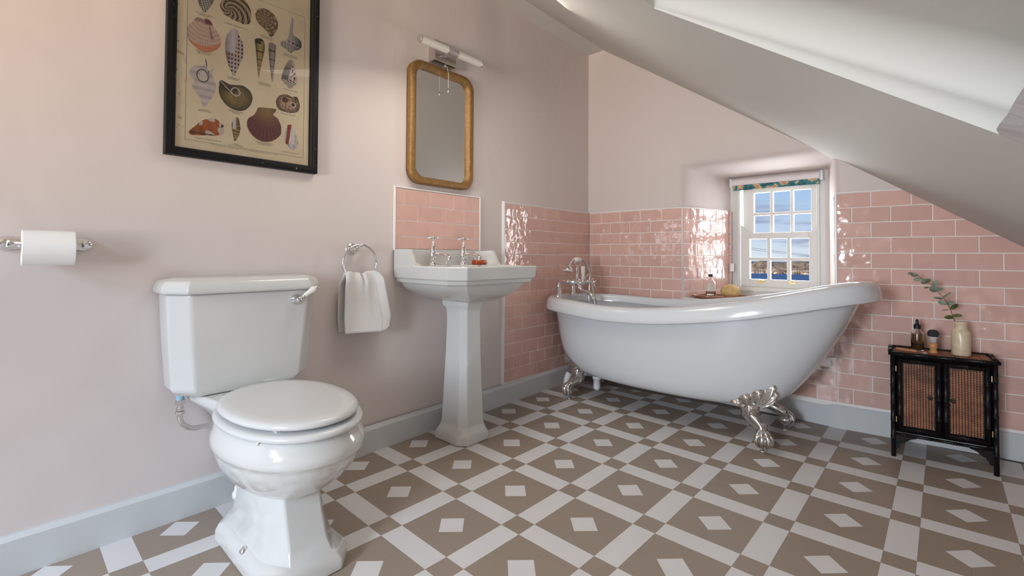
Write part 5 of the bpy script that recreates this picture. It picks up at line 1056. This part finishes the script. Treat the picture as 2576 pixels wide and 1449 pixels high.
for s in (0, 1):
    pr = [(0.009, 0.096), (0.080, 0.096), (0.080, 0.090), (0.070, 0.088), (0.058, 0.082), (0.048, 0.072), (0.040, 0.066), (0.030, 0.062), (0.024, 0.052), (0.022, 0.040), (0.014, 0.036), (0.009, 0.036)]
    pp = [((CW - a) if s else a, b) for a, b in pr]
    G().rings([[K(a, 0.006, b) for a, b in pp], [K(a, 0.013, b) for a, b in pp]]).ob('scalloped_bracket', 'bamboo', cab, bevel=0.0008)
    pr2 = [(0.016, 0.096), (CD - 0.02, 0.096), (CD - 0.02, 0.040), (CD - 0.03, 0.052), (CD - 0.06, 0.075), (0.07, 0.075), (0.036, 0.052), (0.016, 0.040)]
    uu = CW - 0.006 if s else 0.002
    G().rings([[K(uu, a, b) for a, b in pr2], [K(uu + 0.004, a, b) for a, b in pr2]]).ob('side_bracket', 'bamboo', cab, bevel=0.0008)
def door(u0, u1, kn):
    d = empty('door', tuple(K((u0 + u1) / 2, 0.01, 0.27))); setparent(d, cab); z0, z1 = 0.118, 0.431; r = 0.0092; vf = 0.010
    for (a, b, nd) in (((u0 + r, vf, z0 + 0.002), (u0 + r, vf, z1 - 0.002), (0.22, 0.5, 0.78)), ((u1 - r, vf, z0 + 0.002), (u1 - r, vf, z1 - 0.002), (0.22, 0.5, 0.78)), ((u0 + 0.004, vf, z0 + r), (u1 - 0.004, vf, z0 + r), (0.5,)), ((u0 + 0.004, vf, z1 - r), (u1 - 0.004, vf, z1 - r), (0.5,))): bam('frame_pole', a, b, r, nd, d)
    bx('panel', u0 + 0.010, u1 - 0.010, 0.012, 0.016, z0 + 0.010, z1 - 0.010, m='bamboo', par=d)
    # herringbone woven cane: slanted oval strands
    g_ = G(); pu, pz = 0.0088, 0.0070; nu_ = int((u1 - u0 - 0.044) / pu); nz2 = int((z1 - z0 - 0.040) / pz)
    for i in range(nu_):
        for j in range(nz2):
            c = K(u0 + 0.022 + (i + 0.5) * (u1 - u0 - 0.044) / nu_, 0.0112, z0 + 0.020 + (j + 0.5 * (i % 2) * 0 + 0.5) * pz); s = 0.42 if i % 2 else -0.42
            ex = (cu_ * math.cos(s) + Vector((0, 0, 1)) * math.sin(s)) * pu * 0.60; ez = (Vector((0, 0, 1)) * math.cos(s) - cu_ * math.sin(s)) * pz * 0.52; n_ = -cv_ * 0.0014
            g_.add([c - ex, c - ez * 1, c + ex, c + ez, c - ex * 0.45 + n_ - ez * 0.45, c + ex * 0.45 + n_ - ez * 0.45, c + ex * 0.45 + n_ + ez * 0.45, c - ex * 0.45 + n_ + ez * 0.45], [(0, 4, 7), (0, 1, 4), (1, 5, 4), (1, 2, 5), (2, 6, 5), (2, 3, 6), (3, 7, 6), (3, 0, 7), (4, 5, 6, 7)])
    o = g_.ob('woven_cane', 'cane', d); o['kind'] = 'stuff'
    gs = G()
    ul, ur, zb, zt = u0 + 0.0215, u1 - 0.0215, z0 + 0.0215, z1 - 0.0215
    n1 = 13; n2 = 28
    for k in range(n1 + 1):
        for z in (zb, zt): gs.ball(K(ul + (ur - ul) * k / n1, 0.0095, z), 0.0029, 6)
    for k in range(1, n2):
        for u in (ul, ur): gs.ball(K(u, 0.0095, zb + (zt - zb) * k / n2), 0.0029, 6)
    gs.ob('nail_beading', 'chrome_dark', d, smooth=True)
    G().lathe([(0.0095, 0), (0.0095, 0.0015), (0.007, 0.002), (0.005, 0.0045), (0.003, 0.006), (0.0035, 0.008), (0.001, 0.009)], K(kn, 0.0085, 0.275), -cv_, 18).ob('knob', 'chrome_dark', d, smooth=True)
    return d
M['chrome_dark'] = mat('dark_beading', (0.16, 0.15, 0.135), 0.22, metal=0.9)
door(0.016, 0.161, 0.125); door(0.165, 0.308, 0.196)
for u in (0.0135, CW - 0.0140):
    for z in (0.165, 0.385): bx('hinge', u - 0.0015, u + 0.0015, 0.0005, 0.004, z - 0.012, z + 0.012, m='brass', bev=0)
ZT = 0.4538
# vase with eucalyptus
va = thing('stoneware_jar', 'cream stoneware jar holding a eucalyptus sprig on the bamboo cabinet', 'jar', (1.957, -0.150, ZT)); vo = (1.957, -0.150, ZT)
G().lathe([(0.028, 0), (0.0305, 0.003), (0.031, 0.008), (0.0308, 0.098), (0.029, 0.104), (0.022, 0.110), (0.0205, 0.114), (0.0205, 0.132), (0.0235, 0.136), (0.0235, 0.142), (0.0215, 0.144), (0.018, 0.143), (0.017, 0.138), (0.017, 0.115), (0.026, 0.10), (0.027, 0.01), (0.001, 0.008)], vo, n=40, cap=False).ob('jar_body', 'stone', va, smooth=True)
STEM= [(1.9393, 0.5987), (1.9312, 0.6246), (1.925, 0.6489), (1.9142, 0.6749), (1.904, 0.6956), (1.8844, 0.7251), (1.87, 0.7461), (1.8552, 0.76), (1.8363, 0.7775), (1.8213, 0.7908), (1.8053, 0.7977), (1.7962, 0.8012)]
LEAVES= [(1.9058, 0.6133, 1.9356, 0.6143, 0.0109), (1.9331, 0.6212, 1.9612, 0.6255, 0.008), (1.8982, 0.641, 1.9244, 0.648, 0.0024), (1.9257, 0.6499, 1.9496, 0.6713, 0.009), (1.8867, 0.6801, 1.9142, 0.6704, 0.0119), (1.9142, 0.6731, 1.9375, 0.6774, 0.01), (1.8715, 0.698, 1.9026, 0.692, 0.006), (1.902, 0.6964, 1.9283, 0.724, 0.0044), (1.8584, 0.7346, 1.8898, 0.7326, 0.0169), (1.8858, 0.727, 1.9031, 0.7387, 0.006), (1.8414, 0.7364, 1.8578, 0.7409, 0.0044), (1.8693, 0.7461, 1.8849, 0.7721, 0.009), (1.8313, 0.7589, 1.8621, 0.7749, 0.0123), (1.8051, 0.7708, 1.8363, 0.7775, 0.009), (1.7968, 0.7928, 1.8227, 0.7936, 0.0096), (1.7863, 0.799, 1.8053, 0.8005, 0.0076)]
eu = thing('eucalyptus_sprig', 'eucalyptus sprig with grey green leaves leaning left out of the cream jar', 'plant', (1.95, -0.155, 0.60))
sp_pts = [Vector((1.960, -0.150, 0.470)), Vector((1.951, -0.150, 0.55))] + [Vector((x, -0.152 - 0.004 * k / 11, z)) for k, (x, z) in enumerate(STEM)]
pts = catmull(sp_pts, 4); G().tube(pts, [interp(k / len(pts), [0, 1], [0.0016, 0.0006]) for k in range(len(pts))], 8).ob('stem', 'stem', eu, smooth=True)
for (x, z), (dx, dz_) in (((1.8053, 0.7977), (0.006, 0.012)), ((1.8363, 0.7775), (0.003, 0.020)), ((1.8552, 0.762), (0.008, 0.012))): G().tube([(x, -0.155, z), (x + dx, -0.158, z + dz_)], 0.0005, 5).ob('twig', 'stem', eu)
for k, (xa, za, xb, zb, wd) in enumerate(LEAVES):
    a_, b_ = Vector((xa, 0, za)), Vector((xb, 0, zb)); d_ = b_ - a_; L = d_.length; d_.normalize(); n_ = Vector((-d_.z, 0, d_.x)); hw = wd * 1.75; tiltk = (0.006 if k % 2 else -0.006)
    out = []
    for t in range(20):
        an = 2 * PI * t / 20; s_a = math.cos(an); w2 = math.sin(an); p = (a_ + b_) / 2 + d_ * (s_a * L / 2) + n_ * (w2 * hw / 2 * (1.0 - 0.12 * s_a))
        out.append(Vector((p.x, -0.156 + tiltk * w2 + (0.010 * s_a if k % 3 == 0 else -0.008 * s_a), p.z)))
    c = sum(out, Vector()) / 20; c.y += 0.0015
    v_ = out + [c] + [p + Vector((0, 0.0005, 0)) for p in out] + [c + Vector((0, 0.0006, 0))]; f_ = [(t, (t + 1) % 20, 20) for t in range(20)] + [((t + 1) % 20 + 21, t + 21, 41) for t in range(20)] + [(t, t + 21, (t + 1) % 20 + 21, (t + 1) % 20) for t in range(20)]
    ob('leaf', v_, f_, 'leaf2' if k < 4 else 'leaf', eu, smooth=True)
# dropper bottle
db = thing('dropper_bottle', 'glass dropper bottle of golden oil with petals on the bamboo cabinet', 'bottle', (1.816, -0.135, ZT)); do = (1.816, -0.135, ZT)
G().lathe([(0.020, 0.0), (0.0225, 0.002), (0.0228, 0.006), (0.0228, 0.076), (0.0215, 0.080), (0.0125, 0.088), (0.0105, 0.091), (0.0105, 0.100), (0.009, 0.100), (0.009, 0.090), (0.012, 0.086), (0.0205, 0.078), (0.0213, 0.075), (0.0213, 0.005), (0.001, 0.004)], do, n=32, cap=False).ob('glass', 'glass', db, smooth=True)
G().lathe([(0.001, 0.0045), (0.0209, 0.006), (0.0209, 0.073), (0.001, 0.073)], do, n=32, cap=False).ob('oil', 'oil', db, smooth=False)
gp_ = G()
for k in range(26):
    a_ = random.uniform(0, 2 * PI); r_ = random.uniform(0.002, 0.015); z_ = 0.008 + 0.030 * random.random() ** 1.8; c = Vector((do[0] + r_ * math.cos(a_), do[1] + r_ * math.sin(a_), do[2] + z_)); e1 = Vector((random.uniform(-1, 1), random.uniform(-1, 1), random.uniform(-.6, .6))).normalized() * 0.0050; e2 = e1.cross(Vector((0.3, 0.2, 1))).normalized() * 0.0018
    gp_.add([c - e1, c + e2, c + e1, c - e2], [(0, 1, 2, 3)])
o = gp_.ob('petals', 'petal', db); o['kind'] = 'stuff'
G().lathe([(0.0120, 0.098), (0.0125, 0.100), (0.0125, 0.113), (0.0115, 0.115), (0.0070, 0.116), (0.0058, 0.120), (0.0052, 0.134), (0.0040, 0.138), (0.001, 0.139)], do, n=28).ob('dropper_cap', 'rubber', db, smooth=True)
G().lathe([(0.0022, 0.020), (0.0028, 0.098)], do, n=10).ob('pipette', 'glass', db)
# shaving brush
sb = thing('shaving_brush', 'shaving brush with dark tipped bristles and turned wooden handle on the cabinet', 'brush', (1.869, -0.178, ZT)); so_ = (1.869, -0.178, ZT)
G().lathe([(0.0140, 0), (0.0155, 0.002), (0.0155, 0.005), (0.0128, 0.010), (0.0108, 0.015), (0.0120, 0.021), (0.0148, 0.028), (0.0150, 0.034), (0.0132, 0.041), (0.0105, 0.045)], so_, n=32).ob('handle', 'wood', sb, smooth=True)
G().lathe([(0.0100, 0.044), (0.0118, 0.055), (0.0150, 0.068), (0.0172, 0.076)], so_, n=40).ob('bristles', 'bristle_l', sb, smooth=True)
G().lathe([(0.0166, 0.073), (0.0190, 0.080), (0.0195, 0.087), (0.0175, 0.095), (0.0125, 0.100), (0.006, 0.102), (0.001, 0.1025)], so_, n=40).ob('bristle_tips', 'bristle_d', sb, smooth=True)
# razor
rz = thing('safety_razor', 'razor with wooden handle and metal head lying at the cabinet front left', 'razor', (1.78, -0.205, ZT)); r0_, r1_ = Vector((1.744, -0.195, ZT + 0.0062)), Vector((1.816, -0.2125, ZT + 0.0055)); dr_ = (r1_ - r0_).normalized()
G().lathe([(0.003, 0), (0.0052, 0.003), (0.0056, 0.02), (0.0046, 0.05), (0.0050, 0.068), (0.0036, 0.074)], r0_, dr_, 18).ob('handle', 'wood', rz, smooth=True)
pr_n = Vector((-dr_.y, dr_.x, 0)); c = r1_ + dr_ * 0.004
G().add([c + pr_n * a + dr_ * b + Vector((0, 0, h)) for a, b, h in ((-0.004, -0.002, -0.003), (0.004, -0.002, -0.003), (0.018, 0.022, -0.004), (-0.018, 0.022, -0.004), (-0.004, -0.002, 0.003), (0.004, -0.002, 0.003), (0.018, 0.020, 0.001), (-0.018, 0.020, 0.001))], [(0, 3, 2, 1), (4, 5, 6, 7), (0, 1, 5, 4), (1, 2, 6, 5), (2, 3, 7, 6), (3, 0, 4, 7)]).ob('razor_head', 'chrome', rz, bevel=0.0015)
G().add([c + pr_n * a + dr_ * b + Vector((0, 0, h)) for a, b, h in ((-0.020, 0.018, -0.005), (0.020, 0.018, -0.005), (0.020, 0.031, -0.005), (-0.020, 0.031, -0.005), (-0.020, 0.018, 0.0015), (0.020, 0.018, 0.0015), (0.020, 0.029, -0.001), (-0.020, 0.029, -0.001))], [(0, 3, 2, 1), (4, 5, 6, 7), (0, 1, 5, 4), (1, 2, 6, 5), (2, 3, 7, 6), (3, 0, 4, 7)]).ob('blade_cartridge', 'steel', rz, bevel=0.001)
